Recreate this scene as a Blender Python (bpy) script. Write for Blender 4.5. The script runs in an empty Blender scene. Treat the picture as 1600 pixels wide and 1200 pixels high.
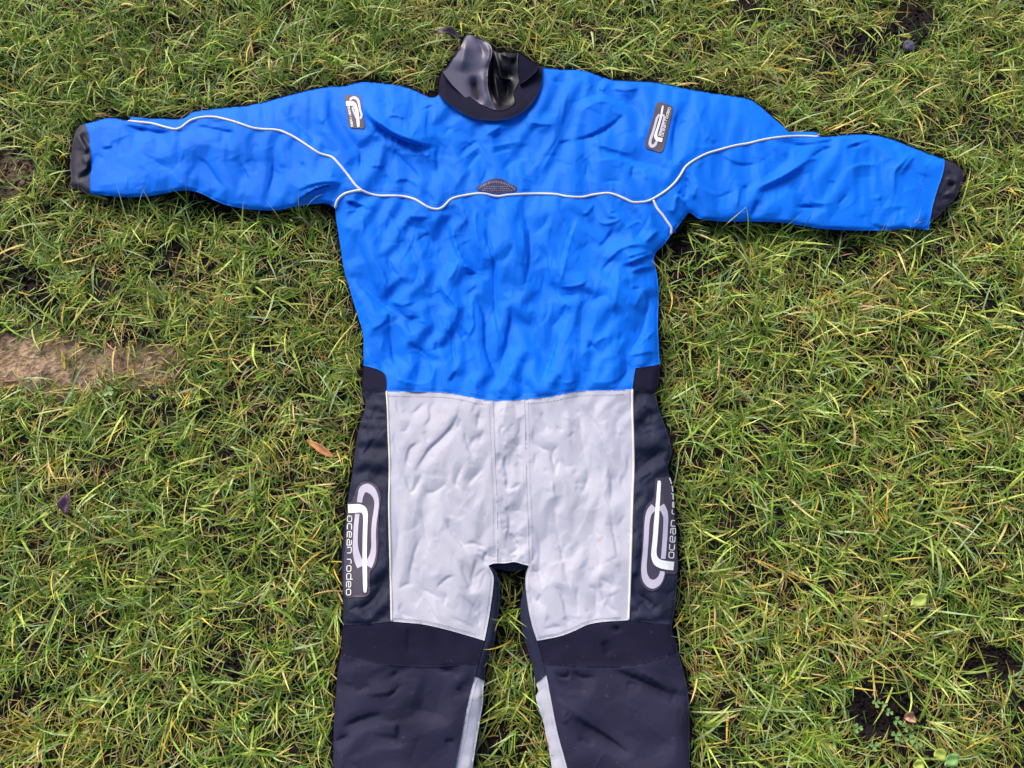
import bpy, math, random
import numpy as np
from mathutils import Vector
from mathutils.geometry import delaunay_2d_cdt

# ------------------------------------------------------------------ camera, sky, sun
S = bpy.context.scene
COL = S.collection
PW, PH = 1600.0, 1200.0                       # frame units used for laying things out
CAM_H, TILT, HFOV = 1.45, math.radians(17.0), math.radians(62.0)
cam_d = bpy.data.cameras.new('camera')
cam = bpy.data.objects.new('camera', cam_d)
COL.objects.link(cam)
CAM = np.array([0.0, -CAM_H * math.tan(TILT), CAM_H])
cam.location = CAM
cam.rotation_euler = (TILT, 0, 0)
cam_d.sensor_width = 36.0
cam_d.lens = 18.0 / math.tan(HFOV / 2)
cam_d.clip_start = 0.05
cam_d.clip_end = 200.0
S.camera = cam

SUN_EL, SUN_AZ = math.radians(40), math.radians(-30)      # azimuth measured from +y towards +x
W = bpy.data.worlds.new('World')
S.world = W
W.use_nodes = True
nt = W.node_tree
sky = nt.nodes.new('ShaderNodeTexSky')
sky.sky_type = 'NISHITA'
sky.sun_disc = False
sky.sun_elevation = SUN_EL
sky.sun_rotation = SUN_AZ
sky.air_density = 1.0
sky.dust_density = 4.0
sky.ozone_density = 0.6
nt.nodes['Background'].inputs['Strength'].default_value = 0.10
nt.links.new(sky.outputs[0], nt.nodes['Background'].inputs['Color'])
sun_d = bpy.data.lights.new('sun', 'SUN')
sun_d.energy = 1.75
sun_d.angle = math.radians(34)
sun_d.color = (1.0, 0.955, 0.90)
sun = bpy.data.objects.new('sun', sun_d)
COL.objects.link(sun)
sun.location = (0, 0, 5)
sdir = Vector((math.sin(SUN_AZ) * math.cos(SUN_EL), math.cos(SUN_AZ) * math.cos(SUN_EL), math.sin(SUN_EL)))
sun.rotation_euler = sdir.to_track_quat('Z', 'Y').to_euler()
S.view_settings.view_transform = 'Standard'
S.view_settings.look = 'None'
S.view_settings.exposure = 0.80
S.view_settings.gamma = 1.0

rng = np.random.default_rng(7)
random.seed(7)

# ------------------------------------------------------------------ layout maths
TH = math.tan(HFOV / 2)
CT, ST = math.cos(TILT), math.sin(TILT)

def place(u, v, h):
    """frame units (u right, v down) and a height above the ground -> a point in the garden (metres)"""
    u = np.asarray(u, float); v = np.asarray(v, float); h = np.asarray(h, float)
    x = (u - PW / 2) / (PW / 2) * TH
    y = -(v - PH / 2) / (PW / 2) * TH
    dy = y * CT + ST
    dz = y * ST - CT
    t = (h - CAM_H) / dz
    return np.stack([x * t + CAM[0], dy * t + CAM[1], h + 0 * t], -1)

def to_frame(P):
    d = P - CAM
    yc = d[:, 1] * CT + d[:, 2] * ST
    zc = d[:, 1] * ST - d[:, 2] * CT           # depth in front of the lens
    u = d[:, 0] / zc / TH * (PW / 2) + PW / 2
    v = -yc / zc / TH * (PW / 2) + PH / 2
    return u, v

def dens(pts, step=3.0):
    """Catmull-Rom through pts, resampled about every step units"""
    P = np.array(pts, float)
    if len(P) == 2:
        n = max(1, int(np.hypot(*(P[1] - P[0])) / step))
        t = np.linspace(0, 1, n + 1)[:, None]
        return P[0] * (1 - t) + P[1] * t
    Q = np.vstack([2 * P[0] - P[1], P, 2 * P[-1] - P[-2]])
    out = []
    for i in range(1, len(Q) - 2):
        p0, p1, p2, p3 = Q[i - 1], Q[i], Q[i + 1], Q[i + 2]
        d = lambda a, b: max(1e-3, np.hypot(*(b - a))) ** 0.5
        t0 = 0.0; t1 = t0 + d(p0, p1); t2 = t1 + d(p1, p2); t3 = t2 + d(p2, p3)
        n = max(1, int(np.hypot(*(p2 - p1)) / step))
        t = np.linspace(t1, t2, n + 1)[:-1, None]
        A1 = (t1 - t) / (t1 - t0) * p0 + (t - t0) / (t1 - t0) * p1
        A2 = (t2 - t) / (t2 - t1) * p1 + (t - t1) / (t2 - t1) * p2
        A3 = (t3 - t) / (t3 - t2) * p2 + (t - t2) / (t3 - t2) * p3
        B1 = (t2 - t) / (t2 - t0) * A1 + (t - t0) / (t2 - t0) * A2
        B2 = (t3 - t) / (t3 - t1) * A2 + (t - t1) / (t3 - t1) * A3
        out.append((t2 - t) / (t2 - t1) * B1 + (t - t1) / (t2 - t1) * B2)
    out.append(P[-1:])
    return np.vstack(out)

def Z(x0, y0, s, *pts):
    return [(x0 + a / s, y0 + b / s) for a, b in pts]

# ------------------------------------------------------------------ raster maps (height of the cloth)
OX, OY, RW, RH = 60, 60, 1720, 1560

def raster(poly):
    P = np.asarray(poly, float) + (OX, OY)
    m = np.zeros((RH, RW), bool)
    x0, y0 = P[:, 0], P[:, 1]
    x1, y1 = np.roll(x0, -1), np.roll(y0, -1)
    for r in range(max(0, int(P[:, 1].min())), min(RH - 1, int(P[:, 1].max()) + 1) + 1):
        yy = r + 0.5
        k = (y0 <= yy) != (y1 <= yy)
        if not k.any():
            continue
        xs = np.sort(x0[k] + (yy - y0[k]) / (y1[k] - y0[k]) * (x1[k] - x0[k]))
        for a, b in zip(xs[::2], xs[1::2]):
            m[r, max(0, int(math.ceil(a - .5))):max(0, int(math.floor(b - .5)) + 1)] = True
    return m

def box(a, r):
    def one(a, ax):
        n = a.shape[ax]
        c = np.cumsum(np.pad(a, [(r + 1, r) if i == ax else (0, 0) for i in range(2)], mode='edge'), axis=ax, dtype=np.float64)
        hi = np.take(c, np.arange(2 * r + 1, 2 * r + 1 + n), axis=ax)
        lo = np.take(c, np.arange(0, n), axis=ax)
        return ((hi - lo) / (2 * r + 1)).astype(np.float32)
    return one(one(a, 0), 1)

def blur(a, r, n=2):
    a = a.astype(np.float32)
    for _ in range(n):
        a = box(a, r)
    return a

def samp(m, u, v):
    x = np.clip(np.asarray(u, float) + OX - .5, 0, RW - 1.01)
    y = np.clip(np.asarray(v, float) + OY - .5, 0, RH - 1.01)
    i = x.astype(int); j = y.astype(int); fx = x - i; fy = y - j
    return (m[j, i] * (1 - fx) * (1 - fy) + m[j, i + 1] * fx * (1 - fy) + m[j + 1, i] * (1 - fx) * fy + m[j + 1, i + 1] * fx * fy)

YY, XX = np.mgrid[0:RH, 0:RW].astype(np.float32)
XX -= OX; YY -= OY

def vnoise(x, y, seed):
    r = np.random.default_rng(seed)
    g = r.random((256, 256)).astype(np.float32)
    i = np.floor(x).astype(np.int32); j = np.floor(y).astype(np.int32)
    fx = x - i; fy = y - j
    fx = fx * fx * fx * (fx * (fx * 6 - 15) + 10); fy = fy * fy * fy * (fy * (fy * 6 - 15) + 10)
    i &= 255; j &= 255; i2 = (i + 1) & 255; j2 = (j + 1) & 255
    return (g[j, i] * (1 - fx) + g[j, i2] * fx) * (1 - fy) + (g[j2, i] * (1 - fx) + g[j2, i2] * fx) * fy

def noise2(sx, sy, ang, seed, warp=0.0, X=XX, Y=YY):
    c, s = math.cos(ang), math.sin(ang)
    x = (X * c + Y * s) / sx; y = (-X * s + Y * c) / sy
    if warp:
        wx = vnoise(X / 70, Y / 70, seed + 91) - .5
        wy = vnoise(X / 70 + 9.3, Y / 70 + 4.1, seed + 92) - .5
        x = x + wx * warp; y = y + wy * warp
    return vnoise(x + 31.7, y + 57.3, seed)

def facets(cx, cy, ang, seed):
    """crumpled-cloth field: flat facets meeting in creases (jittered lattice, straight interpolation), 0..1"""
    r = np.random.default_rng(seed)
    c, s_ = math.cos(ang), math.sin(ang)
    D = 1300
    ni, nj = int(2 * D / cx), int(2 * D / cy)
    gi, gj = np.meshgrid(np.arange(ni), np.arange(nj))
    p = np.stack([(gi + .5 * (gj % 2) + r.uniform(-.42, .42, gi.shape)) * cx - D, (gj + r.uniform(-.42, .42, gi.shape)) * cy - D], -1).reshape(-1, 2)
    q = np.stack([p[:, 0] * c - p[:, 1] * s_ + RW / 2, p[:, 0] * s_ + p[:, 1] * c + RH / 2], -1)
    k = (q[:, 0] > -150) & (q[:, 0] < RW + 150) & (q[:, 1] > -150) & (q[:, 1] < RH + 150)
    p, q = p[k], q[k]
    hz = r.random(len(q)).astype(np.float32)
    T = delaunay_2d_cdt([Vector((a / cx, b / cy)) for a, b in p], [], [], 0, 1e-6, False)[2]
    out = np.zeros((RH, RW), np.float32)
    for t in T:
        A = q[list(t)]; z = hz[list(t)]
        x0, y0 = np.maximum(np.floor(A.min(0)).astype(int), 0); x1 = min(RW, int(A[:, 0].max()) + 2); y1 = min(RH, int(A[:, 1].max()) + 2)
        if x1 <= x0 or y1 <= y0:
            continue
        det = (A[1, 1] - A[2, 1]) * (A[0, 0] - A[2, 0]) + (A[2, 0] - A[1, 0]) * (A[0, 1] - A[2, 1])
        if abs(det) < 1e-9:
            continue
        gx = np.arange(x0, x1)[None]; gy = np.arange(y0, y1)[:, None]
        l0 = ((A[1, 1] - A[2, 1]) * (gx - A[2, 0]) + (A[2, 0] - A[1, 0]) * (gy - A[2, 1])) / det
        l1 = ((A[2, 1] - A[0, 1]) * (gx - A[2, 0]) + (A[0, 0] - A[2, 0]) * (gy - A[2, 1])) / det
        l2 = 1 - l0 - l1
        k = (l0 >= -1e-6) & (l1 >= -1e-6) & (l2 >= -1e-6)
        out[y0:y1, x0:x1][k] = (l0 * z[0] + l1 * z[1] + l2 * z[2])[k]
    return out

def ridged(sx, sy, ang, seed, warp=0.0, p=2.0):
    n = noise2(sx, sy, ang, seed, warp)
    return (1 - np.abs(2 * n - 1)) ** p

# ------------------------------------------------------------------ pattern lines of the suit
LN = {}
def line(name, *pts):
    LN[name] = dens(pts)

A0, A1, A2, A3 = (200, 189), (566, 298), (1020, 311), (1279, 214)
line('cuff_top_l', (132, 194), (143, 191), (155, 187), (174, 184), A0)
line('top_l', A0, (225, 186), (249, 185), (275, 186), (290, 183), (298, 176), (320, 172), (342, 169), (370, 167), (399, 163), (447, 150),
     (492, 139), (520, 135), (537, 135), (550, 131), (566, 128), (585, 129), (605, 131), (625, 134), (642, 139), (672, 152), (679, 152), (685, 147))
line('top_r', (848, 105), (862, 108), (877, 109), (895, 109), (911, 110), (930, 116), (945, 122), (960, 125), (990, 127), (1024, 129),
     (1062, 137), (1102, 144), (1140, 150), (1170, 155), (1185, 164), (1200, 177), (1222, 196), (1234, 207), (1246, 212.6), (1262, 213.4), A3)
line('cuff_top_r', A3, (1300, 213), (1320, 211), (1343, 210), (1365, 211), (1388, 216), (1410, 224), (1447, 239), (1462, 245), (1476, 249))
line('cuff_r', (1476, 249), (1475, 262), (1471, 278), (1464, 297), (1459, 315), (1455, 332), (1453, 347), (1451, 359))
line('sleeve_low_r', (1451, 359), (1425, 358), (1400, 358), (1386, 360), (1372, 360), (1335, 360), (1305, 359), (1279, 357), (1250, 352), (1222, 348), (1170, 346),
     (1129, 346), (1108, 344), (1091, 341), (1082, 335), (1077, 332), (1068, 342), (1060, 353), (1048, 367))
line('pipe_arm_r', A2, (1027, 326), (1036, 337), (1042, 346), (1049, 357), (1048, 367))
line('pipe_l', A0, (218, 191), (237, 193), (252, 197), (267, 201), (276, 202), (284, 199), (290, 194), (297, 189), (308, 185), (320, 183), (335, 183), (350, 186), (365, 190),
     (380, 195), (395, 200), (410, 202), (436, 204), (459, 214), (481, 228), (500, 240), (519, 246), (530, 257), (540, 269), (549, 281), (557, 291), A1)
line('pipe_m', A1, (578, 303), (592, 306), (610, 306), (630, 307), (649, 312), (667, 323), (675, 326), (684, 327), (690, 325), (696, 320), (704, 312), (714, 308), (724, 306),
     (742, 303), (758, 303), (770, 306), (780, 307), (792, 305), (806, 304), (830, 303), (855, 303), (870, 304), (885, 307), (898, 308), (911, 308), (924, 305), (937, 303), (950, 302), (960, 304), (970, 308),
     (979, 312), (988, 316), (1001, 316), (1010, 315), A2)
line('pipe_r', A2, (1027, 307), (1042, 297), (1054, 286), (1063, 274), (1072, 260), (1087, 249), (1105, 240), (1125, 234), (1147, 228), (1170, 224), (1190, 219), (1207, 216), (1224, 214), (1241, 213), (1262, 213), A3)
line('pipe_arm_l', A1, (558, 298), (549, 300), (541, 302), (534, 306), (528, 312), (525, 319), (524, 326))
line('sleeve_low_l', (141, 301), (150, 304), (170, 306), (192, 308), (210, 308), (230, 307), (248, 304), (267, 300), (284, 298), (301, 298), (318, 304), (335, 313), (350, 319), (365, 323),
     (382, 326), (402, 328), (420, 329), (436, 328), (455, 324), (474, 321), (497, 318), (510, 318), (518, 321), (524, 326))
line('cuff_l', (132, 194), (138, 209), (140, 225), (142, 237), (143, 254), (142, 267), (140, 276), (140, 290), (141, 301))
line('torso_l', (524, 326), (525, 340), (529, 366), (533, 392), (537, 419), (545, 447), (552, 471), (560, 497), (567, 520), (568, 545), (568, 571))
line('torso_r', (1048, 367), (1036, 384), (1025, 394), (1022, 402), (1024, 415), (1028, 440), (1029, 467), (1028, 500), (1029, 539), (1031, 569))
line('waist_l', (568, 571), (580, 574), (594, 579), (601, 584), (604, 594), (604, 611))
line('waist_ra', (988, 608), (990, 592), (993, 575))
line('waist_rb', (993, 575), (1010, 573), (1031, 569))
line('hem_a', (604, 611), (642, 612), (687, 613), (706, 615), (725, 618), (747, 623), (770, 626))
line('hem_b', (770, 626), (795, 626), (819, 624))
line('hem_c', (819, 624), (840, 622), (860, 620), (882, 615), (905, 611), (950, 610), (988, 608))
line('waist_out_l', (568, 571), (566, 590), (566, 612))
line('waist_low_l', (566, 612), (585, 612), (604, 611))
line('waist_out_r', (1031, 569), (1030, 590), (1025, 616))
line('waist_low_r', (1025, 616), (1008, 613), (988, 608))
line('side_l', (566, 612), (571, 629), (569, 642), (564, 655), (557, 688), (551, 735), (545, 772), (539, 822), (535, 860), (534, 886), (536, 935), (536, 976))
line('side_r', (1025, 616), (1028, 635), (1036, 657), (1043, 676), (1048, 695), (1049, 710), (1044, 724), (1045, 740), (1051, 758), (1055, 804), (1058, 845), (1059, 886), (1056, 935), (1053, 960), (1050, 976))
line('pipe_sl', (604, 611), (606, 640), (607, 672), (609, 729), (608, 785), (609, 841), (611, 916), (612, 971))
line('pipe_sr', (988, 608), (988, 640), (989, 672), (990, 729), (988, 785), (986, 860), (984, 916), (982, 969))
line('side_low_l', (536, 976), (555, 976), (575, 975), (595, 973), (612, 971))
line('side_low_r', (982, 969), (1000, 971), (1017, 973), (1050, 976))
line('fly_l', (770, 626), (773, 710), (776, 785), (777, 841), (777, 880))
line('fly_r', (819, 624), (821, 691), (822, 747), (825, 822), (826, 884))
line('crotch_m', (777, 880), (790, 880), (804, 878), (815, 881), (826, 884))
line('crotch_l', (777, 880), (769, 881), (763, 884))
line('edge_l', (763, 884), (768, 892), (771, 900), (771, 912), (769, 930), (764, 965), (757, 1001))
line('edge_r', (826, 884), (822, 895), (821, 908), (822, 926), (826, 954), (832, 980), (839, 1001))
line('knee_top_l', (612, 971), (635, 973), (657, 975), (682, 980), (706, 986), (757, 1001))
line('knee_top_r', (839, 1001), (857, 998), (875, 994), (897, 986), (916, 977), (932, 973), (950, 971), (982, 969))
line('knee_out_l', (536, 976), (534, 1000), (533, 1020))
line('knee_out_r', (1050, 976), (1050, 985), (1056, 1002), (1059, 1016))
line('knee_in_l', (757, 1001), (751, 1020), (746, 1037))
line('knee_in_r', (839, 1001), (844, 1020), (849, 1037))
line('knee_low_l', (533, 1020), (548, 1023), (567, 1029), (586, 1035), (605, 1039), (637, 1041), (669, 1042), (710, 1041), (746, 1037))
line('knee_low_r', (849, 1037), (875, 1039), (903, 1041), (931, 1041), (960, 1041), (987, 1039), (1006, 1036), (1025, 1031), (1059, 1016))
line('calf_tip_l', (746, 1037), (742, 1057))
line('calf_tip_r', (849, 1037), (854, 1055))
line('calf_cap_l', (742, 1057), (757, 1064))
line('calf_cap_r', (854, 1055), (837, 1068))
line('shin_out_l', (533, 1020), (528, 1046), (524, 1087), (521, 1144), (521, 1200), (520, 1300), (523, 1420))
line('shin_out_r', (1059, 1016), (1066, 1042), (1074, 1076), (1077, 1125), (1077, 1200), (1079, 1300), (1078, 1420))
line('calf_in_l', (742, 1057), (732, 1095), (721, 1155), (712, 1200), (694, 1300), (682, 1420))
line('calf_in_r', (854, 1055), (860, 1087), (871, 1144), (886, 1200), (905, 1300), (920, 1420))
line('calf_out_l', (757, 1064), (755, 1078), (755, 1095), (750, 1125), (744, 1162), (738, 1200), (728, 1300), (722, 1420))
line('calf_out_r', (837, 1068), (841, 1079), (837, 1088), (840, 1102), (849, 1128), (852, 1145), (856, 1162), (862, 1200), (874, 1300), (884, 1420))
line('leg_in_l', (763, 884), (772, 888), (778, 900), (780, 915), (781, 935), (779, 955), (777, 975), (773, 1000), (763, 1027), (759, 1045), (757, 1064))
line('leg_in_r', (826, 884), (822, 897), (818, 919), (813, 949), (815, 982), (826, 1020), (834, 1050), (837, 1068))
line('foot_l', (523, 1420), (600, 1420), (682, 1420))
line('foot_r', (920, 1420), (1000, 1420), (1078, 1420))
line('foot_cl', (682, 1420), (722, 1420))
line('foot_cr', (884, 1420), (920, 1420))
line('collar_low', (685, 147), (691, 154), (700, 161), (710, 168), (724, 177), (741, 184.5), (765, 188), (787, 187), (804, 182), (819, 173), (833, 159), (842, 141), (847, 123), (848, 105))
line('collar_left', (690, 112), (686, 130), (685, 147))
line('collar_top', (690, 112), (698, 115), (711, 128), (726, 141), (740, 156), (756, 165), (771, 171), (784, 172.5), (795, 169), (804, 160), (803, 153), (802, 148), (804, 141), (808, 133), (812, 126), (825, 116), (842, 102))
line('collar_right', (842, 102), (846, 102), (848, 105))
line('seal_left', (690, 112), (695, 109), (708, 90), (720, 73), (724, 62), (728, 54))
line('seal_back', (728, 54), (734, 53), (744, 58), (759, 64), (768, 75), (776, 80), (787, 81), (798, 82), (810, 80))
line('seal_right', (810, 80), (809, 102), (810, 114), (812, 126))
line('back_collar', (810, 80), (825, 90), (842, 102))

def loop(*names):
    out = []
    for n in names:
        a = LN[n.lstrip('-')]
        if n[0] == '-':
            a = a[::-1]
        out.append(a[:-1])
    return np.vstack(out)

PANELS = {
    'yoke': loop('top_l', 'collar_low', 'top_r', '-pipe_r', '-pipe_m', '-pipe_l'),
    'sleeve_l': loop('cuff_top_l', 'pipe_l', 'pipe_arm_l', '-sleeve_low_l', '-cuff_l'),
    'sleeve_r': loop('pipe_r', 'cuff_top_r', 'cuff_r', 'sleeve_low_r', '-pipe_arm_r'),
    'torso': loop('pipe_m', 'pipe_arm_r', 'torso_r', '-waist_rb', '-waist_ra', '-hem_c', '-hem_b', '-hem_a', '-waist_l', '-torso_l', '-pipe_arm_l'),
    'waist_l': loop('waist_l', '-waist_low_l', '-waist_out_l'),
    'waist_r': loop('waist_ra', 'waist_rb', 'waist_out_r', 'waist_low_r'),
    'side_l': loop('waist_low_l', 'pipe_sl', '-side_low_l', '-side_l'),
    'side_r': loop('waist_low_r', 'pipe_sr', 'side_low_r', '-side_r'),
    'front_l': loop('hem_a', 'fly_l', 'crotch_l', 'edge_l', '-knee_top_l', '-pipe_sl'),
    'fly': loop('hem_b', 'fly_r', '-crotch_m', '-fly_l'),
    'front_r': loop('hem_c', 'pipe_sr', '-knee_top_r', '-edge_r', '-fly_r'),
    'knee_l': loop('side_low_l', 'knee_top_l', 'knee_in_l', '-knee_low_l', '-knee_out_l'),
    'knee_r': loop('knee_top_r', 'side_low_r', 'knee_out_r', '-knee_low_r', '-knee_in_r'),
    'shin_l': loop('knee_low_l', 'calf_tip_l', 'calf_in_l', '-foot_l', '-shin_out_l'),
    'shin_r': loop('knee_low_r', 'shin_out_r', '-foot_r', '-calf_in_r', '-calf_tip_r'),
    'calf_l': loop('calf_cap_l', 'calf_out_l', '-foot_cl', '-calf_in_l'),
    'calf_r': loop('calf_cap_r', 'calf_out_r', 'foot_cr', '-calf_in_r')[:],
    'leg_in_l': loop('edge_l', 'knee_in_l', 'calf_tip_l', 'calf_cap_l', '-leg_in_l'),
    'leg_in_r': loop('edge_r', 'knee_in_r', 'calf_tip_r', 'calf_cap_r', '-leg_in_r'),
    'collar': loop('collar_low', '-collar_right', '-collar_top', 'collar_left'),
   'seal_flap': np.vstack([LN['seal_left'][:-1], dens([(728, 54), (734, 53), (744, 58), (759, 64), (765, 68), (769, 78), (767, 92), (763, 108), (761.5, 126), (764, 144), (771, 162), (780, 176)]), [(770, 180), (752, 173), (735, 161), (721, 147), (706, 132)]]),
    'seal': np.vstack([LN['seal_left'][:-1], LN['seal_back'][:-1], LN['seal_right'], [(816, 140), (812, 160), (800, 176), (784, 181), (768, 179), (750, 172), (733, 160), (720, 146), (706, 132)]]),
    'back_collar': np.vstack([LN['back_collar'], [(838, 112), (822, 126), (812, 132)], LN['seal_right'][::-1][:-1]]),
    'wrist_l': dens([(134, 192), (126, 194), (120, 200), (114, 219), (111, 242), (109, 260), (111, 276), (109, 292), (114, 295), (122, 293), (130, 299), (138, 303), (152, 302), (154, 260), (152, 220), (146, 195), (134, 192)])[:-1],
    'wrist_r': dens([(1470, 250), (1478, 249), (1487, 252), (1499, 261), (1507, 271), (1504, 281), (1498, 297), (1494, 307), (1482, 321), (1468, 336), (1454, 348), (1444, 352), (1446, 320), (1458, 280), (1470, 250)])[:-1],
    'crotch': np.array([(763, 883), (777, 876), (804, 874), (826, 880), (824, 889), (815, 892), (803, 893), (789, 892), (777, 889), (769, 889)], float),
}
# ------------------------------------------------------------------ height map of the cloth
union = np.zeros((RH, RW), bool)
MASK = {}
for k, p in PANELS.items():
    MASK[k] = raster(p)
    union |= MASK[k]
def m_any(*ks):
    m = np.zeros((RH, RW), bool)
    for k in ks:
        m |= MASK[k]
    return m
blue_m = m_any('yoke', 'sleeve_l', 'sleeve_r', 'torso')
grey_m = m_any('front_l', 'fly', 'front_r')
shin_m = m_any('shin_l', 'shin_r', 'calf_l', 'calf_r')
side_m = m_any('side_l', 'side_r')
Ub = blur(union, 4, 3)
inf1 = np.clip((Ub - .5) * 2, 0, 1) ** .75
inf2 = np.clip((blur(union, 22, 3) - .5) * 2, 0, 1)
inf3 = np.clip((blur(union, 60, 2) - .45) * 1.9, 0, 1)
ZEDGE = 0.030
H = ZEDGE + .009 * inf1 + .003 * inf2 + .005 * inf3
# broad rolling of the loose cloth
H += inf2 * (.007 * (noise2(150, 120, .3, 3, .6) - .5) + .006 * (noise2(70, 60, .9, 4, .6) - .5))
wb, wg, ws = blur(blue_m, 5), blur(grey_m, 4), blur(side_m, 3)
tors = blur(MASK['torso'], 8)
chest = np.clip(tors + blur(MASK['yoke'], 8) * np.clip(1 - np.abs(XX - 790) / 420, 0, 1), 0, 1)
sleeves = np.clip(wb - chest, 0, 1)
fa, fb, fc = facets(52, 66, .25, 11), facets(30, 52, -.2, 12), facets(19, 24, .6, 13)
fl = facets(24, 105, .10, 16); fm = facets(40, 90, -.25, 17)
low = np.clip((YY - 300) / 40, 0, 1)
H += inf1 * chest * (.0080 * (fa - .5) * (1 - .5 * low) + .0030 * (fb - .5) + low * (.0070 * (fl - .5) + .0070 * (fm - .5)))
H += inf1 * sleeves * (.0085 * (facets(120, 58, .15, 15) - .5) + .0030 * (fa - .5) + .0008 * (fc - .5))
H += inf1 * wg * (.0040 * (facets(44, 90, .25, 21) - .5) + .0028 * (facets(22, 60, -.3, 22) - .5) + .0008 * (fc - .5))
H += inf1 * blur(MASK['fly'], 3) * (.0085 * (facets(16, 20, .5, 31) - .5) + .0014 * (facets(9, 11, 0, 32) - .5))
H += inf1 * ws * (.0040 * (facets(34, 13, -.75, 41) - .5) + .0022 * (facets(17, 8, -1.0, 42) - .5))
H += inf1 * blur(shin_m, 5) * (.0060 * (noise2(110, 45, -.55, 51, .7) - .5) + .0040 * (facets(120, 60, -.6, 52) - .5))
H = blur(H, 1, 1)

def stroke(pts, w, amp, wr=None, taper=.22):
    """a crease (amp < 0) or a fold ridge (amp > 0), millimetres high, w wide; wr = width on its other side"""
    P = dens(pts, 2.0)
    wr = wr or w
    R = int(3 * max(w, wr)) + 2
    xs, ys = P[:, 0] + OX, P[:, 1] + OY
    x0, x1 = max(0, int(xs.min()) - R), min(RW, int(xs.max()) + R + 1)
    y0, y1 = max(0, int(ys.min()) - R), min(RH, int(ys.max()) + R + 1)
    if x1 <= x0 or y1 <= y0:
        return
    D = np.full((y1 - y0, x1 - x0), 1e9, np.float32); T = np.zeros_like(D); SG = np.zeros_like(D)
    n = len(P)
    tan = np.gradient(P, axis=0) if n > 2 else np.tile(P[1] - P[0], (n, 1))
    for i in range(n):
        a0, a1 = max(x0, int(xs[i]) - R), min(x1, int(xs[i]) + R + 1)
        b0, b1 = max(y0, int(ys[i]) - R), min(y1, int(ys[i]) + R + 1)
        if a1 <= a0 or b1 <= b0:
            continue
        gx = np.arange(a0, a1)[None] + .5 - xs[i]; gy = np.arange(b0, b1)[:, None] + .5 - ys[i]
        d = gx * gx + gy * gy
        sub = (slice(b0 - y0, b1 - y0), slice(a0 - x0, a1 - x0))
        k = d < D[sub]
        D[sub][k] = d[k]; T[sub][k] = i / max(1, n - 1)
        if wr != w:
            SG[sub][k] = (gx * tan[i, 1] - gy * tan[i, 0])[k]
    ww = np.where(SG > 0, wr, w)
    e = np.clip(np.minimum(T, 1 - T) / taper, 0, 1)
    e = e * e * (3 - 2 * e)
    q = np.sqrt(D + (.22 * ww) ** 2) - .22 * ww
    H[y0:y1, x0:x1] += (amp * .001) * np.exp(-q / (.75 * ww)) * e

def many(x0, y0, s, rows):
    for w, amp, pts, *sides in rows:
        if sides:                              # (width below / right of the line, width above / left of it)
            stroke(Z(x0, y0, s, *pts), sides[0][0], amp, sides[0][1], .35)
        else:
            lo, hi = (.45, 1.5) if w <= 4.5 else (.4, 1.7)
            a, b = (lo * w, hi * w) if fold_rng.random() < .5 else (hi * w, lo * w)
            stroke(Z(x0, y0, s, *pts), max(2.0, a), amp * GAIN, max(2.4, b), .34)
fold_rng = random.Random(5)
GAIN = 1.15

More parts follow.
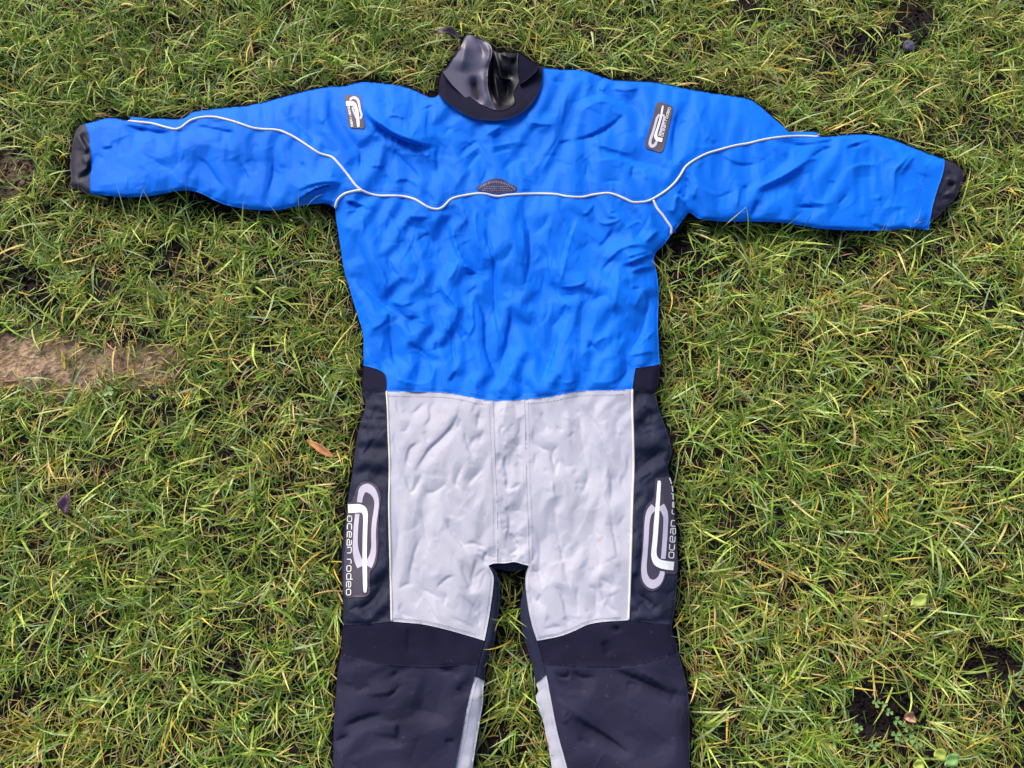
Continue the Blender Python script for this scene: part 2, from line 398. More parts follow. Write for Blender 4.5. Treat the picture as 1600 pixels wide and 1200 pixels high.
FOLDS = [
 # left chest and flank
 (520, 300, 5.714, [
  (9, -6, [(60,90),(200,110),(330,170),(430,190)]), (8, 5, [(90,60),(250,95),(420,130)]), (5, 3, [(240,150),(200,160),(90,190)]),
  (12, 4, [(260,170),(275,300),(260,420)]), (8, 4, [(300,450),(370,600),(430,680),(500,850),(570,960)]),
  (20, -5, [(90,350),(200,430),(300,640),(360,830),(480,960)]), (9, -8, [(130,720),(300,880),(400,970),(520,1060),(650,1130)]),
  (7, 4, [(480,960),(620,1010),(760,960)]), (7, -5, [(500,1080),(520,1200)]), (10, -5, [(690,370),(700,500),(760,680),(820,850)]),
  (7, 3, [(480,180),(580,330),(640,460)]), (7, 4, [(650,200),(750,230),(890,215)]), (8, -4, [(620,230),(700,310),(860,345)]),
  (7, -4, [(880,360),(780,420),(740,470)]), (5, 7, [(1050,200),(1080,380),(1130,560),(1220,690),(1410,760)]),
  (13, -6, [(990,200),(1030,380),(1080,540),(1110,610)]), (10, -7, [(1160,720),(1280,740),(1400,775)]),
  (5, 5, [(1130,570),(1070,720),(1000,820)]), (5, 3, [(1060,620),(990,790)]), (6, -7, [(1400,180),(1390,400),(1440,640),(1450,900),(1460,1150)]),
  (6, 4, [(1360,220),(1350,400),(1415,560),(1425,750)]), (5, 3, [(1150,100),(1170,230),(1220,300)]), (4, 3, [(1310,100),(1270,250),(1330,520),(1390,480)]),
  (4, 5, [(930,770),(1000,900),(1110,1050),(1070,1160)]), (5, -4, [(905,800),(985,960),(1080,1080)]), (4, 3, [(850,915),(940,870),(900,790)]),
  (9, -5, [(1270,900),(1330,1050),(1370,1200)]), (4, -3, [(1190,930),(1290,830)]), (6, 3, [(510,560),(560,700),(690,830)]), (5, -3, [(480,560),(520,690),(650,780)]),
  (6, -3, [(560,1000),(640,1110),(820,1130)]), (4, 3, [(1130,640),(1230,690),(1170,720)]) ]),
 # right chest and flank
 (780, 300, 5.714, [
  (6, -6, [(205,90),(235,250),(270,400),(265,650),(200,950)]), (6, 4, [(175,250),(225,400),(230,600)]), (14, -6, [(400,430),(430,650),(480,850),(540,1050)]),
  (7, 4, [(440,560),(475,780),(500,880)]), (5, 6, [(720,200),(640,400),(590,600),(550,780),(510,880)]), (10, -5, [(680,230),(600,450),(545,680)]),
  (5, 4, [(860,90),(780,190),(720,205)]), (4, 4, [(1060,70),(1040,150),(980,195),(1070,240),(920,280),(860,130)]), (7, -5, [(870,510),(960,420),(1040,300)]),
  (5, 5, [(520,850),(720,830),(820,760)]), (7, -6, [(520,920),(620,930),(720,910)]), (8, 9, [(950,640),(1080,510),(1280,470),(1340,520)], (8, 5)),
  (6, 11, [(1080,650),(1160,635),(1240,600),(1400,545)], (2, 12)), (6, 6, [(1100,595),(1220,555),(1350,525)]), (6, 5, [(1150,725),(1280,680),(1400,665)]),
  (7, -6, [(1050,560),(960,650),(900,740)]), (16, 5, [(1065,620),(1060,850),(1010,1120)]), (8, -5, [(1140,760),(1180,860),(1290,850)]),
  (8, -6, [(1290,870),(1335,1000),(1290,1150)]), (6, 4, [(1270,890),(1200,1050)]), (6, -5, [(800,1000),(900,940),(980,920)]), (5, 4, [(545,1050),(600,1000),(620,1060)]),
  (5, 4, [(1120,330),(1200,280),(1290,250)]), (6, -5, [(1200,430),(1300,300),(1350,180)]), (5, 5, [(1290,460),(1380,380),(1440,330)]), (5, -4, [(300,390),(400,310),(460,180)]), (4, -3, [(130,450),(90,560),(30,640)]) ]),
 # lower torso
 (540, 430, 5.714, [
  (12, -8, [(395,350),(405,600),(455,860)]), (9, 4, [(400,345),(330,430),(200,500)]), (5, 3, [(465,730),(610,680),(700,720),(775,850),(745,940),(600,965),(480,900),(465,730)]),
  (9, -6, [(540,600),(680,680),(790,830)]), (7, -4, [(590,540),(560,450),(520,390)]), (5, 4, [(600,410),(700,415),(740,490),(690,520)]),
  (8, -7, [(945,420),(955,600),(980,860)]), (8, -7, [(1185,190),(1240,400),(1250,650),(1320,850),(1430,1020)]), (5, 4, [(1145,190),(1130,350),(1145,440),(1080,560),(1010,610)]),
  (7, -5, [(1340,100),(1350,400),(1400,600)]), (7, -6, [(1485,290),(1450,500),(1400,750),(1370,890)]), (5, -5, [(990,850),(915,970)]), (5, 3, [(1100,890),(1200,1010)]),
  (4, 3, [(850,420),(920,500),(950,400)]), (5, -3, [(1410,900),(1450,820),(1510,790)]), (6, 4, [(180,640),(250,760),(330,780)]), (4, 3, [(440,930),(520,940),(580,980)]), (7, -5, [(1020,580),(1100,520)]) ]),
 (780, 430, 5.714, [
  (8, -6, [(110,270),(90,500),(40,800)]), (9, -4, [(300,300),(340,500),(350,650),(440,730)]), (8, -9, [(520,500),(490,660),(420,850),(375,940)]), (6, 5, [(545,450),(505,680),(445,850)]),
  (5, -5, [(590,300),(540,400),(455,475)]), (5, 4, [(820,630),(920,560),(1000,540)]), (5, -4, [(785,660),(830,600)]), (2, 1.0, [(830,735),(1045,745)]), (2, 1.0, [(830,815),(1100,820)]),
  (3, 1.6, [(820,740),(1050,735),(1060,920),(810,930),(820,740)]), (7, -6, [(1130,690),(1130,880),(1030,970)]), (9, -6, [(1330,200),(1290,450),(1200,650),(1140,720)]),
  (6, 5, [(1410,470),(1280,600),(1220,675)]), (6, 4, [(1150,720),(1330,690),(1425,690)]), (6, -4, [(1330,520),(1270,640)]), (5, 3, [(420,840),(500,850),(560,930)]), (4, 3, [(560,930),(600,960),(700,940)]), (10, 4, [(1000,0),(1010,350)]) ]),
 # yoke, left of the collar: the shoulder folded over on itself
 (540, 120, 5.714, [
  (9, 22, [(130,190),(230,360),(400,490),(560,560),(700,608),(840,590)], (4.5, 26)), (9, -7, [(200,360),(390,520),(560,600),(700,640),(830,630)], (12, 3)), (5, 6, [(340,350),(480,355),(545,405)]),
  (8, -6, [(545,400),(640,320),(800,250)]), (6, 5, [(370,250),(430,320)]), (8, -5, [(350,100),(400,270),(420,325)]), (7, -5, [(430,560),(470,700),(600,840),(700,960)]),
  (10, -5, [(100,560),(135,700),(120,860)]), (10, -5, [(850,560),(815,700),(835,920)]), (8, 5, [(700,720),(760,680)]), (7, -5, [(1000,720),(1100,620),(1215,560)]), (5, -4, [(1070,845),(1220,650)]),
  (6, 4, [(1240,530),(1330,480),(1420,430)]), (6, -4, [(1300,545),(1400,500)]), (6, 4, [(1250,635),(1420,600),(1600,565)]), (6, -4, [(1290,690),(1500,640)]), (8, -4, [(1390,850),(1500,760),(1620,715)]),
  (7, 4, [(400,960),(480,920),(570,925),(690,1010)]), (6, -4, [(360,860),(390,980)]), (5, 3, [(200,800),(360,800)]), (6, 4, [(580,360),(720,270),(820,230)]), (6, -4, [(940,440),(870,540)]),
  (1.6, 1.0, [(930,620),(1040,780),(1140,950)]), (1.6, 1.0, [(1070,845),(950,1020)]), (5, 4, [(1020,740),(1210,600)]), (5, -3, [(700,1000),(760,1080),(800,1130)]), (6, -3, [(1180,1000),(1250,860),(1260,760)]) ]),
 (800, 90, 5.714, [
  (9, -7, [(540,470),(620,380),(820,335),(950,385),(1090,450),(1185,570)]), (8, 4, [(560,520),(760,400),(900,410),(1020,470)]), (6, -7, [(1025,480),(900,590),(700,700),(510,745)]),
  (5, -4, [(400,775),(550,730)]), (10, -7, [(650,790),(850,850),(1100,930),(1250,970),(1420,1010)]), (7, 4, [(640,740),(850,800),(1150,890)]), (7, 4, [(700,935),(900,905),(1050,940)]),
  (8, -6, [(690,890),(650,1110)]), (3, -2.5, [(350,910),(480,950),(570,1005)]), (8, -6, [(1490,450),(1440,700),(1430,890)]), (6, 3, [(1180,560),(1165,740)]), (4, 3, [(650,170),(700,250),(655,300)]),
  (5, 4, [(760,265),(835,305)]), (6, 5, [(850,265),(1000,290),(1160,275)]), (6, -5, [(340,170),(400,225),(570,215)]), (6, -4, [(1080,960),(1060,1090)]), (3, 3, [(1150,980),(1205,1110)]),
  (2.2, 1.5, [(490,290),(430,600)]), (2.2, -1.2, [(455,400),(420,600)]), (2.5, 1.4, [(420,620),(330,820),(200,1000),(100,1130)]), (2.5, 1.4, [(470,650),(330,890),(240,1050)]), (6, -3, [(270,470),(330,500),(420,500)]),
  (6, 4, [(100,560),(230,590),(400,600)]), (6, -3, [(780,1130),(900,1100),(1000,1120)]), (6, -4, [(1560,560),(1480,640)]) , (5, 4, [(1430,890),(1480,930),(1530,880)])]),
 # right sleeve
 (1000, 190, 5.714, [
  (4, 10, [(290,800),(340,660),(440,785)], (6, 3)), (6, -7, [(320,640),(420,700)]), (4, 5, [(240,745),(290,800),(325,720)]), (7, 5, [(455,440),(540,560),(640,640),(700,640)]), (5, 4, [(510,560),(470,700)]),
  (5, 7, [(1000,610),(1250,495),(1530,350)]), (9, -6, [(1000,660),(1250,545),(1500,410)]), (6, -5, [(920,570),(970,625)]), (5, 4, [(900,565),(860,790)]), (6, -6, [(1055,690),(980,870)]),
  (5, 3, [(720,285),(860,365),(950,400)]), (5, -4, [(830,320),(900,385),(1060,380)]), (4, 3, [(1190,185),(1340,295)]), (7, -5, [(1220,180),(1400,210),(1600,205)]), (7, -5, [(1370,785),(1500,760),(1620,800)]),
  (6, -5, [(390,480),(430,560),(400,640)]), (5, 3, [(590,110),(680,190)]), (6, -3, [(280,290),(300,360),(380,370)]), (9, -4, [(640,700),(800,640),(880,600)]) ]),
 (1220, 180, 5.714, [
  (6, 5, [(0,545),(200,430),(270,395),(370,415)]), (6, -5, [(0,250),(200,270),(400,240),(570,195)]), (5, 4, [(560,285),(750,230),(840,215)]), (4, -4, [(580,305),(720,255)]), (5, -5, [(200,425),(380,310),(520,275)]),
  (4, 7, [(1185,305),(1090,420),(1020,500),(1012,620),(1010,720)], (9, 2)), (7, 4, [(1230,330),(1120,450),(1060,560)]), (22, -4, [(640,560),(850,560)]), (7, 4, [(560,500),(720,440),(900,450)]), (4, -4, [(500,810),(600,700)]),
  (5, -3, [(400,590),(510,610)]), (7, -5, [(100,830),(250,820),(430,855)]), (1.8, 1.2, [(500,900),(700,860),(930,830),(1060,810),(1310,830)]), (1.8, 1.0, [(560,925),(720,885),(1000,865)]), (2, -1.2, [(930,840),(960,920),(1010,950),(1070,950)]),
  (2, -1.2, [(1065,800),(1075,960)]), (5, -4, [(800,960),(880,1000),(980,1000)]), (5, 3, [(880,700),(890,760)]), (6, 4, [(220,740),(330,780),(480,780)]), (8, -3, [(60,640),(180,700)]) ]),
 # left sleeve
 (120, 150, 5.714, [
  (7, -8, [(390,250),(550,292),(750,322),(880,312)]), (7, -7, [(980,312),(1100,280),(1300,310),(1450,320)]), (7, -4, [(540,490),(680,570),(800,640),(910,640)]), (4, -3, [(910,390),(915,650)]),
  (8, -5, [(1030,520),(1150,600),(1250,740),(1340,840)]), (5, -3, [(1480,640),(1540,760)]), (7, 3, [(950,400),(930,600)]), (6, 3, [(560,420),(700,380)]), (3, -1.4, [(390,260),(400,560)]), (3, 2, [(450,720),(440,840)]),
  (6, 3, [(220,460),(330,440)]), (6, -3, [(150,520),(240,560)]) ]),
 (340, 130, 5.714, [
  (6, -5, [(0,432),(160,440)]), (5, -4, [(350,670),(340,830)]), (5, -4, [(195,690),(265,860)]), (9, -5, [(510,630),(490,850),(440,1010)]), (6, 7, [(680,970),(850,900),(1000,880),(1150,900)]),
  (7, 10, [(680,1070),(850,950),(1000,905),(1130,915)], (2.5, 12)), (11, -5, [(530,200),(700,360),(820,470),(910,590)]), (9, -5, [(1150,450),(1250,600),(1290,810)]), (5, 3, [(1000,730),(1015,850)]), (6, -4, [(770,700),(740,780)]),
  (8, -7, [(1140,1050),(1300,1115)]), (6, 3, [(880,300),(960,360)]), (7, 3, [(580,620),(560,760)]), (5, -3, [(870,540),(980,600),(1100,620)]) ]),
 # grey front, left thigh
 (590, 610, 6.667, [
  (3, -3, [(185,80),(215,220),(260,325)]), (3, -3, [(500,110),(420,190),(325,275)]), (3.5, -3, [(580,80),(540,200),(550,280),(460,410)]), (3.6, -5, [(820,130),(845,200),(800,330),(680,480),(540,610),(480,700),(350,910)]),
  (2.6, -4, [(490,520),(345,595),(310,700),(290,850)]), (2.6, -3.4, [(470,415),(535,550)]), (3, -4, [(220,780),(290,900),(355,1060),(430,960),(475,820)]), (3.4, -5, [(895,380),(930,540),(1015,720)]), (3.2, -4, [(905,750),(850,880),(825,970),(905,1050)]),
  (6, -4, [(1130,790),(1050,870),(915,1020)]), (3.4, -4, [(1085,170),(1050,300),(1040,420)]), (2.6, -3, [(1110,410),(1045,570)]), (2.6, -3, [(1015,470),(955,610)]), (2.6, -3, [(865,280),(825,420)]), (2.6, -3, [(215,420),(290,420),(345,310)]),
  (4, -3, [(440,970),(540,1070),(680,1000),(745,910)]), (2.4, -2.4, [(165,400),(180,560),(220,740)]), (2.4, -2, [(600,100),(560,230)]), (2.2, -2, [(510,690),(620,690)]), (2.2, -2, [(1000,110),(1010,170),(970,260)]), (2.4, -2, [(1150,650),(1135,760)]) ]),
 # fly
 (770, 610, 6.667, [
  (2.4, -3, [(100,180),(90,260)]), (2.4, -3.5, [(90,330),(80,440),(130,540),(200,600)]), (3, -5, [(150,640),(120,760),(150,900),(150,1020),(210,1110)]), (2.6, -3.5, [(280,740),(220,830)]), (2.4, -3, [(270,260),(280,430),(210,510)]),
  (2.4, -3, [(110,860),(140,930)]), (3, -3.5, [(60,640),(70,760)]), (2.4, -3, [(300,960),(240,1000),(170,1040)]), (2.2, -2.6, [(240,560),(290,640)]), (2.2, -2.6, [(250,660),(300,740)]),
 # grey front, right thigh
  (3.6, -5, [(425,350),(430,540),(490,600),(585,645),(625,760),(650,910)]), (6.5, -4, [(520,180),(535,310),(605,460)]), (2.8, -3.4, [(655,380),(735,425)]), (4.4, -6, [(930,100),(970,220),(1090,400),(1180,600),(1260,760),(1345,890)]),
  (2.6, -3, [(1050,110),(1070,300),(1130,440)]), (6.5, -4, [(835,225),(900,300),(940,540),(985,690),(1045,745)]), (2.6, -3, [(845,430),(785,515)]), (2.8, -3.4, [(980,810),(985,940),(915,1090)]), (3.4, -4, [(1220,850),(1232,1000),(1230,1190)]),
  (2.8, -3, [(1345,880),(1340,1010)]), (2.8, 4, [(600,890),(655,1190)]), (3.4, -4, [(685,560),(625,660),(650,760)]), (2.6, -3, [(455,630),(425,830)]), (5, -4, [(690,700),(650,900)]), (3, -2.6, [(700,690),(800,850)]), (2.4, -2.4, [(1410,640),(1400,900)]), (2.2, -2, [(1230,440),(1380,480)]) ]),
 (590, 790, 5.714, [
  (2.6, -5, [(580,80),(660,220),(760,360),(815,450)]), (3, -5, [(755,360),(850,338),(985,392)]), (2.8, -3.4, [(385,0),(410,120),(455,410)]), (7, -4, [(420,230),(345,380),(270,700)]), (2.6, -3, [(160,0),(190,300),(170,480),(205,620)]),
  (3.4, -4, [(335,720),(270,700),(175,755)]), (4, -4, [(290,730),(420,850),(520,1010),(625,1065)]), (6, -4, [(355,720),(500,800),(580,855)]), (7, -5, [(515,755),(600,665),(705,615)]), (5, -4, [(590,925),(625,770)]), (9, -5, [(700,480),(780,620),(835,810)]),
  (7, -5, [(900,430),(850,620),(825,800)]), (3.6, -4, [(760,800),(880,950),(912,1110)]), (3, -3, [(920,830),(910,1095)]), (3, -5, [(990,395),(948,480),(1000,545)]), (2, -3, [(985,440),(1060,480)]), (7, -6, [(1160,0),(1172,200),(1135,350)]), (3.6, -7, [(1175,235),(1275,385)]),
  (3, -4, [(1165,455),(1280,370)]), (3, -3.4, [(230,830),(200,950),(330,1010)]), (2.4, -2.4, [(620,990),(760,1040),(900,1120)]) ]),
 (760, 790, 5.714, [
  (3.4, -5, [(600,0),(640,250),(690,500),(740,700),(765,830)]), (3, 3, [(620,0),(665,250)]), (5, -4, [(415,160),(480,340),(480,560),(505,770)]), (3.4, -4, [(1095,30),(1130,220),(1165,420),(1160,510)]), (5, -3.4, [(955,220),(1010,440),(1000,630)]),
  (3.4, -3.4, [(1000,635),(1100,700),(1145,770)]), (2.4, -2.4, [(1245,70),(1170,195)]), (5, -4, [(595,700),(660,780),(722,1010)]), (3, -3, [(485,780),(445,890)]), (4, -4, [(990,715),(980,920),(1025,990)]), (4, -4, [(1000,640),(1085,900),(1215,965)]),
  (4, -4, [(820,715),(808,830),(822,970)]), (3.4, -3, [(680,1000),(745,1065)]), (3, -3.4, [(395,580),(465,590),(430,515)]), (3, -3, [(490,1110),(620,1080),(700,1080)]), (3, -3, [(360,690),(430,830),(500,860)]), (3, -2.6, [(900,740),(960,740),(975,800)]) ]),
 # black shins and knee bands
 (510, 970, 5.714, [
  (9, -7, [(140,950),(300,875),(520,825)]), (9, 4, [(300,660),(560,640),(700,560)]), (7, -5, [(400,570),(250,650)]), (5, -5, [(1000,450),(1110,455),(1170,530)]), (6, -5, [(1150,590),(1260,695)]), (4, -5, [(65,1085),(210,1015)]), (6, -5, [(540,700),(690,560)]),
  (17, -7, [(740,780),(1070,865)]), (12, 4, [(620,900),(600,1060)]), (4, -3, [(600,450),(640,490)]), (3, 2, [(150,540),(240,560)]), (10, -2, [(740,40),(730,330)]), (2, 1, [(150,310),(340,360),(550,400),(1330,400)]), (6, -4, [(1050,1080),(1150,1060)]), (8, -4, [(640,900),(660,1150)]) ]),
 (820, 970, 5.714, [
  (5, -9, [(800,435),(1000,510),(1200,600),(1330,690)]), (7, 5, [(950,430),(1150,520),(1330,640)]), (6, -6, [(420,430),(500,500),(650,505)]), (3.4, -5, [(250,480),(380,500),(405,420)]), (8, 5, [(260,680),(400,770),(600,925)]), (5.5, -9, [(400,850),(600,955),(750,1050),(940,1200)]),
  (6, -4, [(890,555),(1050,580)]), (7, -3, [(690,170),(745,330)]), (4, -4, [(825,40),(830,110)]), (8, -5, [(260,500),(400,620),(620,640)]), (6, 4, [(330,770),(350,900),(420,850)]), (9, -4, [(1290,760),(1350,600)]), (6, -4, [(450,1050),(620,1130)]), (2, 1, [(200,395),(700,410),(950,410),(1350,300)]) ]),
 # side panels
 (500, 800, 6.667, [(2, -3, [(640,560),(620,660),(650,740),(560,900),(280,1100)]), (2, -2.6, [(430,960),(280,1050)]), (2, -2.4, [(620,900),(510,1050)])]),
 (940, 800, 6.667, [(2.2, -4, [(335,830),(450,900),(560,1000),(605,1090)]), (2, -3, [(350,1070),(420,955),(560,1060),(640,1070)]), (2.4, -3, [(760,790),(680,880)]), (2, -2.4, [(385,560),(370,700)])]),
 (500, 560, 2.667, [(3, -3.4, [(245,190),(210,270),(175,300)]), (3, -3, [(230,330),(170,420)]), (3, -3, [(200,220),(185,380)]), (3, -3.4, [(1330,190),(1370,220),(1400,260)]), (3, -3, [(1320,330),(1400,300)]), (3, -3.4, [(1340,450),(1420,390)]), (3, -3, [(1330,520),(1400,470)]), (2.4, -2.4, [(1330,250),(1390,330)])]),
]
FOLDS.append((90, 170, 6.667, [(5, 7, [(190,220),(250,330),(300,430),(240,500)]), (4, -6, [(230,240),(330,420)]), (6, 8, [(250,480),(300,590),(200,690)]), (5, -8, [(330,520),(340,640),(200,760)])]))
FOLDS.append((1320, 210, 6.667, [(3, -5, [(1060,380),(1180,480)]), (4, -8, [(1060,510),(1150,535)]), (4, 5, [(1050,450),(1180,500)]), (4, -5, [(960,660),(1080,570)]), (4, -5, [(960,690),(1140,640)]), (4, 4, [(950,620),(1180,600)]), (4, -3, [(930,800),(1000,770)])]))
for f in FOLDS:
    GAIN = 1.6 if f[1] == 970 else (.75 if f[:2] in ((590, 610), (770, 610), (590, 790), (760, 790)) else 1.15)
    many(*f)
# seams: a stitched valley with puckers to each side
def seam(pts, depth=1.6, pucker=.9, every=9, reach=11):
    P = dens(pts, 2.0)
    stroke(P[::4] if len(P) > 8 else P, 1.8, -depth, taper=.02)
    d = 0
    for i in range(3, len(P) - 3):
        d += 2.0
        if d > every * random.uniform(.6, 1.4):
            d = 0
            t = P[i + 2] - P[i - 2]; n = np.array([-t[1], t[0]]) / (np.hypot(*t) + 1e-6)
            t = t / (np.hypot(*t) + 1e-6)
            for sgn in (-1, 1):
                l = reach * random.uniform(.4, 1.3)
                k = random.uniform(-.5, .5)
                a = P[i] + n * sgn * 1.5; b = a + (n * sgn + t * k) * l
                stroke([a, (a + b) / 2 + t * random.uniform(-1, 1), b], random.uniform(1.4, 2.6), pucker * random.uniform(-1, 1), taper=.5)
SEAM_TL = Z(520, 300, 5.714, (420, 130), (640, 380), (740, 620), (830, 920), (900, 1180)) + [(684, 540), (687, 575), (687, 611)]
SEAM_TR = Z(780, 300, 5.714, (1330, 100), (1130, 290), (950, 520), (880, 660), (830, 870), (790, 980)) + [(911, 478), (907, 535), (906, 575), (906, 609)]
for nm in ('hem_a', 'hem_b', 'hem_c', 'fly_l', 'fly_r', 'pipe_sl', 'pipe_sr', 'knee_top_l', 'knee_top_r', 'side_low_l', 'side_low_r'):
    seam(LN[nm][::4], .8 if 'fly' in nm else 1.5)
for nm in ('pipe_l', 'pipe_m', 'pipe_r', 'pipe_arm_l', 'pipe_arm_r'):
    seam(LN[nm][::3], 1.2, 1.6, 11, 18)
for nm in ('knee_low_l', 'knee_low_r', 'knee_in_l', 'knee_in_r', 'calf_in_l', 'calf_in_r', 'waist_low_l', 'waist_low_r', 'waist_l', 'waist_rb'):
    seam(LN[nm][::3], 1.2, .4, 10, 6)
seam(SEAM_TL, 1.4, 1.2, 9, 12)
seam(SEAM_TR, 1.4, 1.2, 9, 12)
# gathered elastic in the cuffs
for nm, sgn in (('cuff_l', 1), ('cuff_r', -1)):
    P = LN[nm]
    for i in range(2, len(P) - 2):
        for q in range(2):
            off = random.uniform(2, 44)
            stroke([P[i] + (sgn * off, random.uniform(-2, 2)), P[i] + (sgn * (off + 9), random.uniform(-3, 3)), P[i] + (sgn * (off + 20), random.uniform(-4, 4))], random.uniform(1.8, 3.0), random.uniform(-1.1, 1.1), taper=.5)

# badges lie on flattened cloth
BADGE = {
 'leg_l': dens([(543, 787), (549.5, 784), (553, 775), (559, 760), (566, 753.5), (573.5, 753), (584, 756.5), (592, 765), (595, 776), (594, 790), (592, 807), (591, 830), (591.5, 851), (590, 867), (586, 884), (579, 893), (578, 910), (578, 926), (573, 932), (558, 933), (542, 933), (538.5, 929), (537.5, 886), (541.5, 822), (543, 787)])[:-1],
 'leg_r': dens([(1024, 748), (1036, 746.5), (1047, 746), (1050, 762), (1053, 804), (1056, 850), (1057, 896), (1041, 897), (1039, 903), (1036, 911), (1028.5, 920), (1018, 924), (1007.5, 918.5), (1001.5, 908), (1001, 890), (1002.5, 860), (1004.5, 824), (1006, 803), (1011, 789), (1021, 780), (1022.5, 765), (1024, 748)])[:-1],
 'arm_l': dens([(538.5, 149), (541, 148), (551, 148.8), (559.5, 149.5), (562, 152), (566, 175), (570, 197), (568.5, 200.5), (557, 200), (548, 199.5), (545.5, 197), (542, 174), (538.5, 149)], 2)[:-1],
 'arm_r': dens([(1026, 161), (1029, 159), (1038, 161.5), (1049, 165.5), (1051.5, 169), (1047, 190), (1042, 212), (1036, 235), (1032, 238), (1020, 234.5), (1010, 231), (1008, 227), (1013, 207), (1020, 184), (1026, 161)], 2)[:-1],
}
EMB = dens([(743.5, 294), (749, 290), (756, 285.5), (768, 280), (776, 278.8), (785, 280), (796, 287), (808, 293), (805, 299), (790, 301), (778, 303), (764, 300.5), (748, 298), (743.5, 294)], 2)[:-1]
EXC = [(.027, .013), (.016, .014), (.008, .004), (.034, .034), (.010, .010)]     # surplus cloth across / down: chest, sleeves, thighs, sides, shins
for k, p in BADGE.items():
    r = 9
    m = blur(raster(p), 3, 2)
    H = H * (1 - m) + m * blur(H, r, 2)
H = np.maximum(H, .026).astype(np.float32)

# ---- let the cloth settle: a mass-spring sheet with a little too much cloth for its outline, pinned at seams, edges and badges
def settle(H, G, gain, steps, hold, fine, bend, flat):
    PX = .0011                                 # metres in one layout unit
    sl = (slice(OY + 90, OY + 1440, G), slice(OX + 120, OX + 1490, G))
    act = (blue_m | grey_m | side_m | shin_m)[sl]
    z0 = (blur(H, 1, 1)[sl] / PX).astype(np.float32)
    zs = (blur(H, 18, 2)[sl] / PX).astype(np.float32)
    pin = np.zeros((RH, RW), bool)
    for nm in ('pipe_l', 'pipe_m', 'pipe_r', 'pipe_arm_l', 'pipe_arm_r', 'hem_a', 'hem_b', 'hem_c', 'pipe_sl', 'pipe_sr', 'fly_l', 'fly_r', 'knee_top_l', 'knee_top_r', 'side_low_l', 'side_low_r',
               'knee_low_l', 'knee_low_r', 'calf_in_l', 'calf_in_r', 'waist_l', 'waist_ra', 'waist_rb', 'edge_l', 'edge_r', 'collar_low'):
        p = LN[nm]
        for du, dv in ((0, 0), (1, 0), (-1, 0), (0, 1), (0, -1), (1, 1), (-1, -1)):
            pin[np.clip((p[:, 1] + OY + dv).astype(int), 0, RH - 1), np.clip((p[:, 0] + OX + du).astype(int), 0, RW - 1)] = True
    pin = box(pin.astype(np.float32), 1) > .05
    for p in list(BADGE.values()) + [EMB]:
        pin |= box(raster(p).astype(np.float32), 2) > .05
    for fx_, fy_ in dens(Z(540, 120, 5.714, (130, 190), (230, 360), (400, 490), (560, 560), (700, 608), (840, 590)), 2):
        pin |= ((XX - fx_) ** 2 + (YY - fy_) ** 2) < 64
    pin |= blur(union, 2, 1) < .98
    w = (act & ~pin[sl]).astype(np.float32)
    ny_, nx_ = act.shape
    P = np.stack([np.broadcast_to(np.arange(nx_, dtype=np.float32) * G, act.shape), np.broadcast_to((np.arange(ny_, dtype=np.float32) * G)[:, None], act.shape), z0], 0).copy()
    P0 = P.copy()
    f = lambda m: m[sl].astype(np.float32)
    mod = (.55 + .9 * noise2(120, 120, .4, 401)[sl]).astype(np.float32)
    ex = gain * (f(chest) * EXC[0][0] + f(sleeves) * EXC[1][0] + f(wg) * EXC[2][0] + f(ws) * EXC[3][0] + f(blur(shin_m, 5)) * EXC[4][0]) * mod
    ey = gain * (f(chest) * EXC[0][1] + f(sleeves) * EXC[1][1] + f(wg) * EXC[2][1] + f(ws) * EXC[3][1] + f(blur(shin_m, 5)) * EXC[4][1]) * mod
    cons = []
    for di, dj, k in ((0, 1, 1.0), (1, 0, 1.0), (1, 1, .8), (1, -1, .8), (0, 2, .5), (2, 0, .5), (2, 2, .3), (2, -2, .3), (0, 4, .25), (4, 0, .25)):
        a = (slice(0, ny_ - di), slice(max(0, -dj), nx_ - max(0, dj)))
        b = (slice(di, ny_), slice(max(0, dj), nx_ + min(0, dj)))
        ok = act[a] & act[b]
        if max(di, abs(dj)) > 1 and not (di and dj):
            m = (slice(di // 2, ny_ - di + di // 2), slice(dj // 2, nx_ - dj + dj // 2))
            ok = ok & act[m]
        exm = (ex[a] + ex[b]) / 2; eym = (ey[a] + ey[b]) / 2
        rest = np.sqrt((dj * G * (1 + exm)) ** 2 + (di * G * (1 + eym)) ** 2 + (z0[b] - z0[a]) ** 2)
        if fine:                               # creases too: every piece at least a little longer than the flat distance
            lay = np.sqrt((dj * G * (1 + fine * exm)) ** 2 + (di * G * (1 + fine * eym)) ** 2)
            rest = lay if flat else np.maximum(lay, rest)
        if max(di, abs(dj)) > 1:
            k = k * bend
        ww = w[a] + w[b]
        kk = np.where(ok & (ww > 0), k / np.maximum(ww, 1), 0).astype(np.float32)
        cons.append((a, b, rest.astype(np.float32), kk * w[a], kk * w[b]))
    V = np.zeros_like(P)
    for it in range(steps):
        Q = P + V * .92
        Q[2] += (z0 - Q[2]) * hold * w
        D = np.zeros_like(P)
        for rep_ in range(2):
            D[:] = 0
            for a, b, rest, ka, kb in cons:
                d = Q[(slice(None),) + b] - Q[(slice(None),) + a]
                l = np.sqrt((d * d).sum(0)) + 1e-6
                c = d * ((l - rest) / l)
                D[(slice(None),) + a] += c * ka
                D[(slice(None),) + b] -= c * kb
            Q += D * .28
        Q = np.where(w > 0, Q, P0)
        Q[2] = np.maximum(Q[2], zs - 14)
        V = np.clip(Q - P, -1.5, 1.5)
        P = Q
    dU, dV, dZ = P[0] - P0[0], P[1] - P0[1], (P[2] - P0[2]) * PX
    out = []
    yy = np.clip((np.arange(RH) - (OY + 90)) / G, 0, ny_ - 1.001); xx = np.clip((np.arange(RW) - (OX + 120)) / G, 0, nx_ - 1.001)
